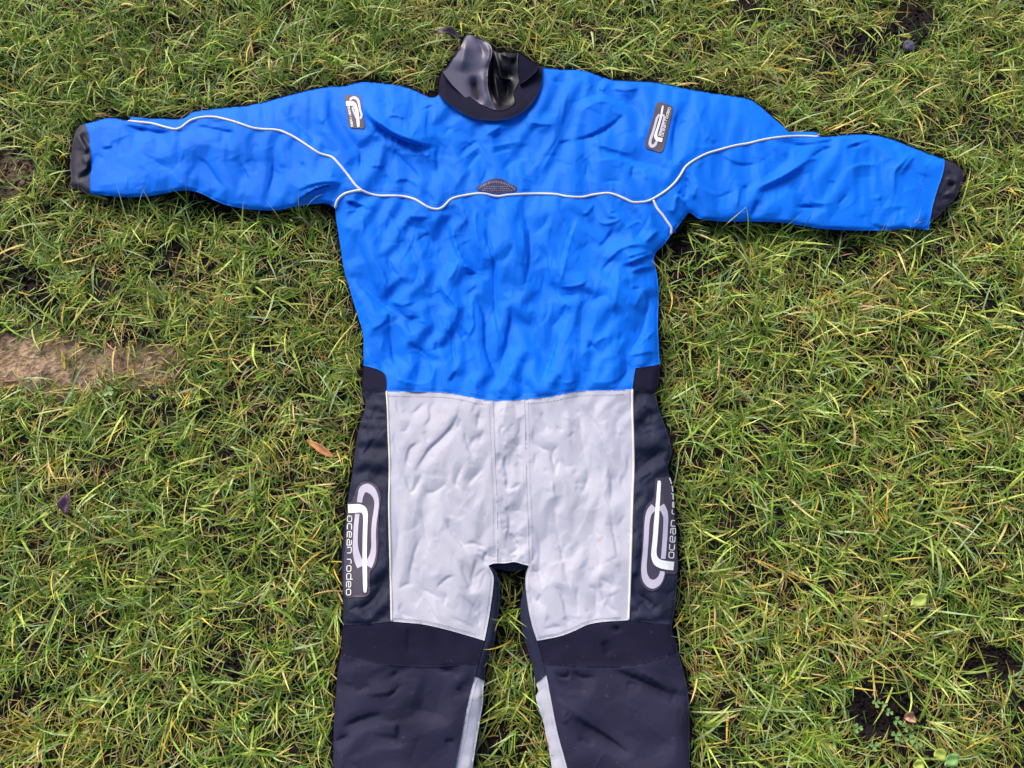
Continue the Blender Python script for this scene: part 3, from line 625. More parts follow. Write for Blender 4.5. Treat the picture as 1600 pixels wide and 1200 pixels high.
    i = yy.astype(int); j = xx.astype(int); fy = (yy - i)[:, None].astype(np.float32); fx = (xx - j)[None].astype(np.float32)
    for A in (dU, dV, dZ):
        B = A[i][:, j] * (1 - fy) * (1 - fx) + A[i][:, j + 1] * (1 - fy) * fx + A[i + 1][:, j] * fy * (1 - fx) + A[i + 1][:, j + 1] * fy * fx
        B[:OY + 90] = 0; B[OY + 1438:] = 0; B[:, :OX + 120] = 0; B[:, OX + 1488:] = 0
        out.append(box(B, 1))
    return out
_, _, DZ = settle(H, 5, 1.0, 130, .006, 1.3, .9, True)
H = H + DZ
DU, DV, DZ = settle(H, 3, .42, 120, .005, 1.2, .42, False)
H = H + DZ
# thin stiff cloth bends in creases and stays flat between them: gather slopes into flat facets, then rebuild the heights
def crease(H, sig=.10, rad=6, iters=5, gain=1.35, lam=1 / 45.0):
    PX = .0011
    h = (blur(H, 1, 1)[::2, ::2] / PX).astype(np.float32)
    act = blur(blue_m | grey_m | side_m | shin_m, 3, 2)[::2, ::2]
    gx = np.zeros_like(h); gy = np.zeros_like(h)
    gx[:, :-1] = (h[:, 1:] - h[:, :-1]) / 2; gy[:-1] = (h[1:] - h[:-1]) / 2
    ox_, oy_ = gx.copy(), gy.copy()
    r0, c0 = np.where(act.any(1))[0], np.where(act.any(0))[0]
    for _ in range(iters):
        px_ = np.pad(gx, rad, mode='edge'); py_ = np.pad(gy, rad, mode='edge')
        sx = np.zeros_like(gx); sy = np.zeros_like(gx); sw = np.zeros_like(gx)
        for dj in range(-rad, rad + 1):
            for di in range(-rad, rad + 1):
                d2 = di * di + dj * dj
                if d2 > rad * rad or (di + dj) % 2:
                    continue
                qx = px_[rad + dj:rad + dj + gx.shape[0], rad + di:rad + di + gx.shape[1]]
                qy = py_[rad + dj:rad + dj + gx.shape[0], rad + di:rad + di + gx.shape[1]]
                w = 1.0 / (1.0 + ((qx - gx) ** 2 + (qy - gy) ** 2) / (sig * sig)) ** 3 * math.exp(-d2 / (rad * rad * .9))
                sx += qx * w; sy += qy * w; sw += w
        gx, gy = sx / sw, sy / sw
    m = np.clip(act * 1.4 - .2, 0, 1)
    gx = ox_ * (1 - m) + gx * gain * m; gy = oy_ * (1 - m) + gy * gain * m
    div = np.zeros_like(h)
    div += gx * 2; div[:, 1:] -= gx[:, :-1] * 2
    div += gy * 2; div[1:] -= gy[:-1] * 2
    fy = np.fft.fftfreq(h.shape[0])[:, None]; fx = np.fft.rfftfreq(h.shape[1])[None]
    lap = 2 * np.cos(2 * np.pi * fy) + 2 * np.cos(2 * np.pi * fx) - 4
    L2 = (2 * lam) ** 2
    out = np.fft.irfft2((np.fft.rfft2(div) - L2 * np.fft.rfft2(h)) / (lap - L2), s=h.shape).astype(np.float32)
    d = (out - h) * np.clip(blur(union, 3, 1)[::2, ::2] * 2 - 1, 0, 1)
    yy = np.clip(np.arange(RH) / 2, 0, h.shape[0] - 1.001); xx = np.clip(np.arange(RW) / 2, 0, h.shape[1] - 1.001)
    i = yy.astype(int); j = xx.astype(int); fy = (yy - i)[:, None].astype(np.float32); fx = (xx - j)[None].astype(np.float32)
    D = d[i][:, j] * (1 - fy) * (1 - fx) + d[i][:, j + 1] * (1 - fy) * fx + d[i + 1][:, j] * fy * (1 - fx) + d[i + 1][:, j + 1] * fy * fx
    return blur(H, 1, 1) * 1.0 + D * PX
H = np.maximum(crease(H), .024).astype(np.float32)
# the main folds once more as crisp edges
for x_, y_, s_, rows in FOLDS:
    if s_ == 6.667 and x_ in (90, 1320):
        continue
    for w, amp, pts, *sides in rows:
        if sides and abs(amp) > 15:
            continue
        a, b = (1.7, 1.4 * w + 2) if fold_rng.random() < .5 else (1.4 * w + 2, 1.7)
        stroke(Z(x_, y_, s_, *pts), a, amp * (.30 if y_ < 600 else .26), b, .4)
for a_, b_, c_ in (((985, 520), (930, 470), (840, 430)), ((980, 545), (920, 590), (850, 660)), ((1000, 480), (950, 420), (870, 385)), ((985, 560), (940, 640), (905, 790)), ((1060, 500), (1040, 430), (1000, 360)), ((1290, 540), (1240, 470), (1180, 440)),
                   ((1350, 540), (1400, 470), (1420, 380)), ((1340, 580), (1420, 600), (1480, 680)), ((1330, 520), (1290, 430), (1285, 330))):
    stroke(Z(590, 790, 5.714, a_, b_, c_), 1.6, -1.8, 6, .35)
lip = np.zeros((RH, RW), np.float32)
for fx_, fy_ in dens(Z(540, 120, 5.714, (130, 190), (230, 360), (400, 490), (560, 560), (700, 608), (840, 590)), 2):
    lip[((XX - fx_) ** 2 + (YY - fy_) ** 2) < 81] = 1
lip = blur(lip, 3, 2)
H = H * (1 - lip) + blur(H, 2, 2) * lip
# hairline creases: a sharp edge with a long soft slope to one side
crk = np.random.default_rng(77)
badge_m = np.zeros((RH, RW), bool)
for p in list(BADGE.values()) + [EMB]:
    badge_m |= raster(p)
badge_m = box(badge_m.astype(np.float32), 5) > .02
def hairlines(keys, n, mean, spread, lmin, lmax, amp):
    m = blur(m_any(*keys), 5, 1)
    ys, xs = np.where((m > .98) & ~badge_m)
    for q in crk.integers(0, len(ys), n):
        u, v = xs[q] - OX, ys[q] - OY
        a = mean + crk.normal(0, spread)
        l = crk.uniform(lmin, lmax) * crk.uniform(.5, 1)
        b = a + crk.normal(0, .35)
        p = [(u - math.cos(a) * l / 2, v - math.sin(a) * l / 2), (u + crk.normal(0, 1), v + crk.normal(0, 1)), (u + math.cos(b) * l / 2, v + math.sin(b) * l / 2)]
        ends = np.array([p[0], p[2]])
        if samp(m, ends[:, 0], ends[:, 1]).min() < .9:
            continue
        w = crk.uniform(4, 11)
        w1, w2 = (1.5, w) if crk.random() < .5 else (w, 1.5)
        stroke(p, w1, amp * crk.uniform(.5, 1.3) * (1 if crk.random() < .55 else -1), w2, .45)
hairlines(('torso',), 330, 1.45, .55, 24, 90, 1.25)
hairlines(('yoke',), 230, .9, 1.1, 22, 80, 1.15)
hairlines(('sleeve_l', 'sleeve_r'), 130, .2, 1.0, 22, 80, 1.1)
hairlines(('front_l', 'front_r'), 330, 1.5, .7, 14, 70, .85)
hairlines(('fly',), 90, 1.5, 1.0, 6, 22, .9)
hairlines(('side_l', 'side_r'), 120, -.8, .6, 10, 40, 1.0)
hairlines(('shin_l', 'shin_r'), 110, -.5, .7, 20, 90, .9)
# neck parts have maps of their own: the flap of the seal flops over to the left, its inside lies low in the opening
base = H
H = (.046 + .034 * np.clip((178 - YY) / 115, 0, 1)).astype(np.float32)
many(660, 30, 6.667, [(5, -17, [(520,580),(548,740),(600,910)], (5, 8)), (7, 6, [(640,500),(640,760),(720,930)], (8, 8)), (12, 9, [(470,180),(430,380),(400,560)], (10, 14)),
                      (6, 9, [(640,230),(690,340),(650,520)], (4, 10)), (4, -6, [(520,170),(600,270),(640,400)], (3, 5))])
HF = np.maximum(blur(H, 1, 2), .03)
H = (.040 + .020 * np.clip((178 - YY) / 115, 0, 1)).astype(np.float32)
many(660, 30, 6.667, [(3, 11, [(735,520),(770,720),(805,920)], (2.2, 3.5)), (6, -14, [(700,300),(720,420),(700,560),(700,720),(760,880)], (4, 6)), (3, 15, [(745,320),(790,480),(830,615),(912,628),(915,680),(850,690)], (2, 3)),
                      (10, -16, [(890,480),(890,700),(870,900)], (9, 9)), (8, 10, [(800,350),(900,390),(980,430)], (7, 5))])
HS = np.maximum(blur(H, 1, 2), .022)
H = base
HC = (base + .004 * np.clip((blur(MASK['collar'], 9, 2)) * 1.4, 0, 1) + .003).astype(np.float32)
HC = blur(HC, 3, 2)

# ------------------------------------------------------------------ materials
def mat(name, col, rough=.7, noise=.12, nscale=30, bump=0.0, bscale=400, sheen=0.0, spec=.5, coat=0.0, col2=None, stain=None):
    m = bpy.data.materials.new(name)
    m.use_nodes = True
    t = m.node_tree; b = t.nodes['Principled BSDF']
    b.inputs['Roughness'].default_value = rough
    b.inputs['Specular IOR Level'].default_value = spec
    b.inputs['Sheen Weight'].default_value = sheen
    b.inputs['Coat Weight'].default_value = coat
    tc = t.nodes.new('ShaderNodeTexCoord')
    n = t.nodes.new('ShaderNodeTexNoise'); n.inputs['Scale'].default_value = nscale; n.inputs['Detail'].default_value = 6
    t.links.new(tc.outputs['Object'], n.inputs['Vector'])
    r = t.nodes.new('ShaderNodeMapRange'); r.inputs['From Min'].default_value = .3; r.inputs['From Max'].default_value = .7
    t.links.new(n.outputs['Fac'], r.inputs['Value'])
    mx = t.nodes.new('ShaderNodeMix'); mx.data_type = 'RGBA'
    c2 = col2 or tuple(c * (1 - noise) for c in col)
    mx.inputs['A'].default_value = (*c2, 1); mx.inputs['B'].default_value = (*(min(1, c * (1 + noise)) if not col2 else c for c in col), 1)
    t.links.new(r.outputs[0], mx.inputs['Factor'])
    t.links.new(mx.outputs['Result'], b.inputs['Base Color'])
    for sc_, lo, hi, amt, sc in (stain or []):      # wear and dirt: (scale, noise from, to, amount, colour)
        n3 = t.nodes.new('ShaderNodeTexNoise'); n3.inputs['Scale'].default_value = sc_; n3.inputs['Detail'].default_value = 5
        t.links.new(tc.outputs['Object'], n3.inputs['Vector'])
        r3 = t.nodes.new('ShaderNodeMapRange'); r3.inputs['From Min'].default_value = lo; r3.inputs['From Max'].default_value = hi; r3.inputs['To Max'].default_value = amt
        t.links.new(n3.outputs['Fac'], r3.inputs['Value'])
        m3 = t.nodes.new('ShaderNodeMix'); m3.data_type = 'RGBA'
        src = b.inputs['Base Color'].links[0].from_socket
        t.links.new(src, m3.inputs['A']); m3.inputs['B'].default_value = (*sc, 1)
        t.links.new(r3.outputs[0], m3.inputs['Factor']); t.links.new(m3.outputs['Result'], b.inputs['Base Color'])
    if bump:
        n2 = t.nodes.new('ShaderNodeTexNoise'); n2.inputs['Scale'].default_value = bscale; n2.inputs['Detail'].default_value = 4
        t.links.new(tc.outputs['Object'], n2.inputs['Vector'])
        bp = t.nodes.new('ShaderNodeBump'); bp.inputs['Strength'].default_value = bump; bp.inputs['Distance'].default_value = .002
        t.links.new(n2.outputs['Fac'], bp.inputs['Height'])
        t.links.new(bp.outputs[0], b.inputs['Normal'])
    return m

M_BLUE = mat('blue_nylon', (.001, .145, .75), .60, .04, 12, .12, 260, .0, .12, stain=[(9, .50, .75, .30, (.002, .105, .56)), (90, .68, .76, .35, (.05, .14, .45))])
M_GREY = mat('grey_nylon', (.45, .45, .53), .65, .03, 9, .10, 220, spec=.25, stain=[(7, .52, .72, .30, (.38, .38, .50)), (60, .66, .74, .5, (.33, .27, .25)), (26, .60, .75, .25, (.36, .34, .36))])
M_NAVY = mat('black_nylon', (.015, .018, .042), .66, .25, 25, .22, 240, spec=.2)
M_SHIN = mat('shin_fabric', (.017, .0165, .042), .75, .22, 14, .22, 420, spec=.18, stain=[(10, .45, .7, .5, (.034, .031, .066)), (120, .68, .74, .35, (.12, .11, .13))])
M_NEOP = mat('neoprene', (.010, .009, .026), .85, .18, 30, .20, 700, spec=.12, stain=[(140, .68, .75, .35, (.09, .08, .10)), (12, .5, .7, .4, (.017, .015, .036))])
M_LATEX = mat('latex', (.105, .095, .150), .42, .1, 20, 0, spec=.5)
M_LATEX_SHADE = mat('latex_shaded', (.009, .008, .014), .40, .1, 20, 0, spec=.28)  # same latex darkened: shade inside the neck opening put into the colour
M_WRIST = mat('wrist_latex', (.017, .016, .036), .60, .1, 25, .1, 200, spec=.3)
M_PIPE = mat('reflective_piping', (.66, .64, .61), .45, .05, 40)
M_PLATE = mat('badge_rubber', (.044, .036, .066), .6, .08, 40, .08, 500)
M_WHITE = mat('badge_white', (.80, .80, .80), .5, .02)
M_LAV = mat('badge_grey', (.50, .46, .58), .5, .03)
M_EMB = mat('emblem_cloth', (.030, .028, .095), .8, .3, 300, .5, 900)
M_THR = mat('emblem_thread', (.26, .24, .34), .8, .25, 500)
M_STB = mat('blue_thread', (.006, .13, .60), .7, .2, 200)
M_STG = mat('grey_thread', (.42, .42, .49), .7, .2, 200)

# ------------------------------------------------------------------ mesh helpers
def mesh_obj(name, V, F, material, parent=None, smooth=True):
    me = bpy.data.meshes.new(name)
    me.from_pydata([tuple(p) for p in V], [], [tuple(f) for f in F])
    me.materials.append(material)
    if smooth:
        me.shade_smooth()
    me.update()
    o = bpy.data.objects.new(name, me)
    COL.objects.link(o)
    if parent:
        o.parent = parent
    return o

def fill(poly, step):
    """triangulate a polygon with an even field of inner points"""
    poly = np.asarray(poly, float)
    x0, y0 = poly.min(0); x1, y1 = poly.max(0)
    ys = np.arange(y0, y1, step * .866)
    pts = []
    for k, y in enumerate(ys):
        xs = np.arange(x0 + (step / 2 if k % 2 else 0), x1, step)
        pts.append(np.stack([xs, np.full(len(xs), y)], -1))
    G = np.vstack(pts)
    m = raster(poly)
    G = G[samp(m.astype(np.float32), G[:, 0], G[:, 1]) > .99]
    # keep the field a little away from the outline
    e = blur(m, 1, 1)
    G = G[samp(e, G[:, 0], G[:, 1]) > .97]
    allp = [Vector(p) for p in poly] + [Vector(p) for p in G]
    r = delaunay_2d_cdt(allp, [], [list(range(len(poly)))], 1, 1e-4, True)
    V = np.array([tuple(v) for v in r[0]])
    F = [tuple(f) for f in r[2]]
    cen = np.array([V[list(f)].mean(0) for f in F])
    inside = samp(m.astype(np.float32), cen[:, 0], cen[:, 1]) > .3
    F = [f for f, q in zip(F, inside) if q]
    ids = [list(o) for o in r[3]]
    pos = {}
    for i, o in enumerate(ids):
        for q in o:
            pos[q] = i
    ring = [pos.get(i) for i in range(len(poly))]
    if V.shape[0] and len(F):
        a, b, c = F[0]
    return V, F, [q for q in ring if q is not None]

def signed_area(P):
    return .5 * np.sum(P[:, 0] * np.roll(P[:, 1], -1) - np.roll(P[:, 0], -1) * P[:, 1])

def panel(name, key, material, parent, hm=None, step=2.2, dz=0.0, under=.012, inset=7.0, dz_map=None):
    """one cut piece of cloth following the height map, its rim turned under"""
    hm = H if hm is None else hm
    poly = PANELS[key] if isinstance(key, str) else key
    if signed_area(poly) > 0:
        poly = poly[::-1]
    V, F, ring = fill(poly, step)
    h = samp(hm, V[:, 0], V[:, 1]) + dz
    if hm is H:
        P = list(place(V[:, 0] + samp(DU, V[:, 0], V[:, 1]), V[:, 1] + samp(DV, V[:, 0], V[:, 1]), h))
    else:
        P = list(place(V[:, 0], V[:, 1], h))
    # every triangle facing up
    FF = []
    for f in F:
        a, b, c = P[f[0]], P[f[1]], P[f[2]]
        nz = (b[0] - a[0]) * (c[1] - a[1]) - (b[1] - a[1]) * (c[0] - a[0])
        FF.append(f if nz > 0 else f[::-1])
    R = V[ring]
    t = np.roll(R, -1, 0) - np.roll(R, 1, 0)
    n = np.stack([t[:, 1], -t[:, 0]], -1); n /= (np.hypot(n[:, 0], n[:, 1])[:, None] + 1e-6)
    if signed_area(R) > 0:
        n = -n
    prev = ring
    for frac, dep in ((.10, .35), (.55, .8), (1.0, 1.0)):
        q = R + n * inset * frac
        hh = samp(hm, R[:, 0], R[:, 1]) + dz - under * dep
        b0 = len(P)
        P += list(place(q[:, 0], q[:, 1], np.maximum(hh, .004)))
        cur = list(range(b0, b0 + len(ring)))
        for i in range(len(ring)):
            j = (i + 1) % len(ring)
            FF.append((prev[i], prev[j], cur[j], cur[i]))
        prev = cur
    return mesh_obj(name, P, FF, material, parent)

def tube(name, pts, r, material, parent, hm=None, lift=.4, sides=8, step=2.5):
    hm = H if hm is None else hm
    P = dens(pts, step) if len(pts) < 60 else np.asarray(pts)
    h = samp(hm, P[:, 0], P[:, 1])
    k = np.ones(5) / 5
    h = np.convolve(np.pad(h, 2, mode='edge'), k, 'valid')
    C = place(P[:, 0], P[:, 1], h + r * lift)
    T = np.gradient(C, axis=0); T /= np.linalg.norm(T, axis=1)[:, None] + 1e-9
    Nn = np.cross(T, (0, 0, 1)); Nn /= np.linalg.norm(Nn, axis=1)[:, None] + 1e-9
    B = np.cross(Nn, T)
    V, F = [], []
    for i in range(len(C)):
        rr = r * (.55 if i in (0, len(C) - 1) else 1)
        for s in range(sides):
            a = 2 * math.pi * s / sides
            V.append(C[i] + Nn[i] * math.cos(a) * rr + B[i] * math.sin(a) * rr)
    for i in range(len(C) - 1):
        for s in range(sides):
            s2 = (s + 1) % sides
            F.append((i * sides + s, i * sides + s2, (i + 1) * sides + s2, (i + 1) * sides + s))
    F.append(tuple(range(sides))[::-1]); F.append(tuple((len(C) - 1) * sides + s for s in range(sides)))
    return mesh_obj(name, V, F, material, parent)

def ribbon_geo(pts, off, closed=False, hm=None, step=1.6, base=0.0, sharp=False):
    """flat raised strip: pts = (u, v, width); off = height above the cloth"""
    hm = H if hm is None else hm
    A = np.array(pts, float)
    if sharp:
        out = []
        for a, b in zip(A[:-1], A[1:]):
            n = max(1, int(np.hypot(*(b - a)[:2]) / step))
            out += [a + (b - a) * k / n for k in range(n)]
        out.append(A[-1]); A = np.array(out)
        T = np.gradient(A[:, :2], axis=0)
    else:
        if closed:
            A = np.vstack([A, A[:1]])
        P = dens(A[:, :2], step)
        s = np.concatenate([[0], np.cumsum(np.hypot(*np.diff(P, axis=0).T))])
        key = [np.argmin(np.hypot(*(P - a[:2]).T)) for a in A]
        if closed:
            key[-1] = len(P) - 1
        w = np.interp(s, s[key], A[:, 2]) if np.all(np.diff(s[key]) > 0) else np.full(len(P), A[:, 2].mean())
        A = np.column_stack([P, w])
        T = np.gradient(P, axis=0)
        if closed:
            T[0] = T[-1] = (P[1] - P[0]) + (P[-1] - P[-2])
    T /= np.hypot(T[:, 0], T[:, 1])[:, None] + 1e-9
    n = np.stack([-T[:, 1], T[:, 0]], -1)
    Lp = A[:, :2] + n * A[:, 2:3] / 2; Rp = A[:, :2] - n * A[:, 2:3] / 2
    V, F = [], []
    for q, o in ((Lp, base), (Lp, off), (Rp, off), (Rp, base)):
        V.append(place(q[:, 0], q[:, 1], samp(hm, q[:, 0], q[:, 1]) + o))
    V = np.stack(V, 1).reshape(-1, 3)
    N = len(A)
    for i in range(N - 1):
        for s in range(3):
            F.append((4 * i + s, 4 * i + 4 + s, 4 * i + 5 + s, 4 * i + 1 + s))
    if not closed:
        F.append((0, 1, 2, 3)); F.append((4 * N - 1, 4 * N - 2, 4 * N - 3, 4 * N - 4))
    return V, F

def join_geo(name, geos, material, parent):
    V, F = [], []
    for v, f in geos:
        b = len(V)
        V += list(v); F += [tuple(q + b for q in x) for x in f]
    return mesh_obj(name, V, F, material, parent, smooth=False)

def plate(name, poly, off, material, parent, step=3.0, hm=None):
    hm = H if hm is None else hm
    poly = np.asarray(poly, float)
    V, F, ring = fill(poly, step)
    P = list(place(V[:, 0], V[:, 1], samp(hm, V[:, 0], V[:, 1]) + off))
    FF = []
    for f in F:
        a, b, c = P[f[0]], P[f[1]], P[f[2]]
        nz = (b[0] - a[0]) * (c[1] - a[1]) - (b[1] - a[1]) * (c[0] - a[0])
        FF.append(f if nz > 0 else f[::-1])
    R = V[ring]; b0 = len(P)
    cen = R.mean(0)
    q = R + (R - cen) / (np.hypot(*(R - cen).T)[:, None] + 1e-6) * .5
    P += list(place(q[:, 0], q[:, 1], samp(hm, R[:, 0], R[:, 1]) - .001))
    for i in range(len(ring)):
        j = (i + 1) % len(ring)
        FF.append((ring[i], ring[j], b0 + j, b0 + i))
    o = mesh_obj(name, P, FF, material, parent, smooth=False)
    return o

def thing(name, label, cat, loc=(0, 0, 0), group=None):
    o = bpy.data.objects.new(name, None)
    COL.objects.link(o)
    o.empty_display_size = .05
    o.location = loc
    o['label'] = label; o['category'] = cat
    if group:
        o['group'] = group
    return o
#@@GROUND
# ------------------------------------------------------------------ the lawn
FU, FV = 0, 0
GN = 150
def ground_h(x, y):
    a = vnoise(x * 9 + 40, y * 9 + 40, 201) * .012 + vnoise(x * 30 + 80, y * 30 + 80, 202) * .007 + vnoise(x * 95 + 90, y * 95 + 90, 203) * .004 + vnoise(x * 240 + 90, y * 240 + 90, 204) * .002
    a = a + .010 * np.clip(vnoise(x * 52 + 120, y * 52 + 120, 205) - .5, 0, 1)
    return a - .020
gx = np.unique(np.concatenate([np.linspace(-60, -1.7, 24), np.linspace(-1.7, 1.7, 600), np.linspace(1.7, 60, 24)]))
gy = np.unique(np.concatenate([np.linspace(-60, -1.3, 24), np.linspace(-1.3, 1.4, 480), np.linspace(1.4, 60, 24)]))
GX, GY = np.meshgrid(gx, gy)
GZ = ground_h(GX, GY)
nx, ny = len(gx), len(gy)
idx = np.arange(nx * ny).reshape(ny, nx)
quads = np.stack([idx[:-1, :-1], idx[:-1, 1:], idx[1:, 1:], idx[1:, :-1]], -1).reshape(-1, 4)

def fast_mesh(name, V, Fc, Floops, material, cols=None, smooth=True):
    """V (n,3); Fc loop counts; Floops flat vertex indices"""
    me = bpy.data.meshes.new(name)
    me.vertices.add(len(V)); me.vertices.foreach_set('co', np.asarray(V, np.float32).ravel())
    me.loops.add(len(Floops)); me.loops.foreach_set('vertex_index', np.asarray(Floops, np.int32))
    me.polygons.add(len(Fc))
    st = np.concatenate([[0], np.cumsum(Fc)[:-1]]).astype(np.int32)
    me.polygons.foreach_set('loop_start', st)
    me.polygons.foreach_set('loop_total', np.asarray(Fc, np.int32))
    if smooth:
        me.polygons.foreach_set('use_smooth', np.ones(len(Fc), bool))
    if cols is not None:
        a = me.color_attributes.new('tint', 'FLOAT_COLOR', 'POINT')
        a.data.foreach_set('color', np.column_stack([cols, np.ones(len(cols))]).astype(np.float32).ravel())
    me.update(); me.validate()
    me.materials.append(material)
    o = bpy.data.objects.new(name, me)
    COL.objects.link(o)
    return o

# patches: (u, v, half width, half height) in layout units
BARE = [(60, 562, 118, 50, .88), (205, 550, 75, 36, .74), (15, 270, 45, 42, .95), (28, 440, 45, 40, .8), (10, 400, 30, 30, .7), (262, 398, 30, 26, .7), (345, 1040, 38, 26, .75), (112, 1002, 26, 30, .6),
        (1378, 1105, 60, 46, .93), (1545, 1035, 46, 30, .9), (1425, 40, 30, 36, .95), (1345, 75, 55, 26, .75), (1290, 85, 25, 20, .6), (1180, 20, 30, 18, .6), (20, 1090, 40, 40, .6), (310, 330, 60, 22, .8), (430, 420, 30, 26, .7),
        (430, 500, 26, 26, .6), (1080, 430, 40, 35, .8), (1330, 410, 40, 20, .6), (1540, 470, 30, 20, .6), (690, 1155, 26, 30, .6), (800, 1160, 40, 40, .7), (1070, 380, 26, 20, .9), (980, 620, 10, 10, .1), (1300, 900, 30, 20, .4),
        (60, 470, 26, 20, .8), (250, 25, 22, 14, .6), (310, 25, 20, 14, .6), (425, 890, 30, 20, .5), (1500, 1100, 30, 20, .5), (800, 940, 26, 40, .5), (60, 330, 50, 18, .5)]
DRY = [(130, 570, 150, 50, .9), (60, 1170, 170, 75, .9), (290, 1120, 90, 60, .5), (1290, 960, 130, 75, .75), (1360, 1010, 70, 50, .6), (1500, 560, 60, 60, .5), (1320, 490, 90, 50, .5), (630, 70, 70, 60, .7), (1130, 1030, 70, 60, .65), (320, 480, 40, 40, .5),
       (100, 740, 60, 40, .5), (1250, 90, 60, 60, .35), (430, 640, 70, 70, .35), (1500, 1130, 50, 50, .5), (200, 600, 90, 30, .4), (470, 830, 60, 60, .3), (1420, 940, 60, 40, .6), (1120, 470, 60, 60, .3), (560, 90, 60, 40, .3)]
LUSH = [(90, 120, 200, 120, .9), (480, 60, 160, 80, .7), (1250, 740, 120, 90, .5), (1130, 800, 60, 100, .5), (1150, 560, 90, 70, .5), (60, 930, 130, 70, .6), (420, 1120, 120, 90, .5), (1250, 1110, 90, 80, .6), (250, 760, 120, 60, .4)]
def patches(L, u, v):
    o = np.zeros(np.shape(u))
    for a, b, ru, rv, s in L:
        d = np.sqrt(((u - a) / ru) ** 2 + ((v - b) / rv) ** 2)
        o = np.maximum(o, s * np.clip((1.25 - d) / .5, 0, 1))
    return o

# soil: dark wet loam, paler and sandier where it was trodden bare on the left
gu, gv = to_frame(np.column_stack([GX.ravel(), GY.ravel(), GZ.ravel()]))
front = (GY.ravel() > -2.5)
pale = np.where(front, patches([(70, 570, 130, 52, 1.0), (215, 570, 75, 34, .8), (20, 275, 40, 34, .45)], gu, gv), 0)
pale *= np.clip(.45 + 1.1 * vnoise(gu / 24, gv / 20, 77), 0, 1)
dark_c = np.array([.0125, .0080, .0088]); pale_c = np.array([.30, .205, .135])
gcol = dark_c + (pale_c - dark_c) * pale[:, None]
gcol *= (.40 + .75 * vnoise(gu / 9, gv / 9, 78) + .55 * vnoise(gu / 22, gv / 18, 79))[:, None]
gcol *= 1 - np.array([.45, .55, .45]) * (patches([(140, 525, 50, 22, .9), (235, 525, 55, 24, .9), (20, 610, 40, 16, .8)], gu, gv) * front)[:, None]
gcol[~np.isfinite(gcol)] = .03
far = np.clip((np.maximum(np.abs(GX.ravel()) - 1.5, np.maximum(-1.1 - GY.ravel(), GY.ravel() - 1.25))) / .6, 0, 1)[:, None]
gcol = gcol * (1 - far) + np.array([.060, .085, .022]) * far

M_SOIL = bpy.data.materials.new('soil'); M_SOIL.use_nodes = True
t = M_SOIL.node_tree; b = t.nodes['Principled BSDF']
at = t.nodes.new('ShaderNodeAttribute'); at.attribute_name = 'tint'
tcn = t.nodes.new('ShaderNodeTexCoord')
nz = t.nodes.new('ShaderNodeTexNoise'); nz.inputs['Scale'].default_value = 130; nz.inputs['Detail'].default_value = 9
t.links.new(tcn.outputs['Object'], nz.inputs['Vector'])
mr = t.nodes.new('ShaderNodeMapRange'); mr.inputs['From Min'].default_value = .3; mr.inputs['From Max'].default_value = .7; mr.inputs['To Min'].default_value = .55; mr.inputs['To Max'].default_value = 1.5
t.links.new(nz.outputs['Fac'], mr.inputs['Value'])
mm = t.nodes.new('ShaderNodeMix'); mm.data_type = 'RGBA'; mm.blend_type = 'MULTIPLY'; mm.inputs['Factor'].default_value = 1
t.links.new(at.outputs['Color'], mm.inputs['A']); t.links.new(mr.outputs[0], mm.inputs['B'])
t.links.new(mm.outputs['Result'], b.inputs['Base Color'])
b.inputs['Roughness'].default_value = .8
b.inputs['Specular IOR Level'].default_value = .15
bp = t.nodes.new('ShaderNodeBump'); bp.inputs['Strength'].default_value = 1.0; bp.inputs['Distance'].default_value = .009
t.links.new(nz.outputs['Fac'], bp.inputs['Height']); t.links.new(bp.outputs[0], b.inputs['Normal'])
g = fast_mesh('ground', np.column_stack([GX.ravel(), GY.ravel(), GZ.ravel()]), np.full(len(quads), 4), quads.ravel(), M_SOIL, gcol)
g['kind'] = 'structure'
g['label'] = 'dark damp soil under the lawn with bare patches'

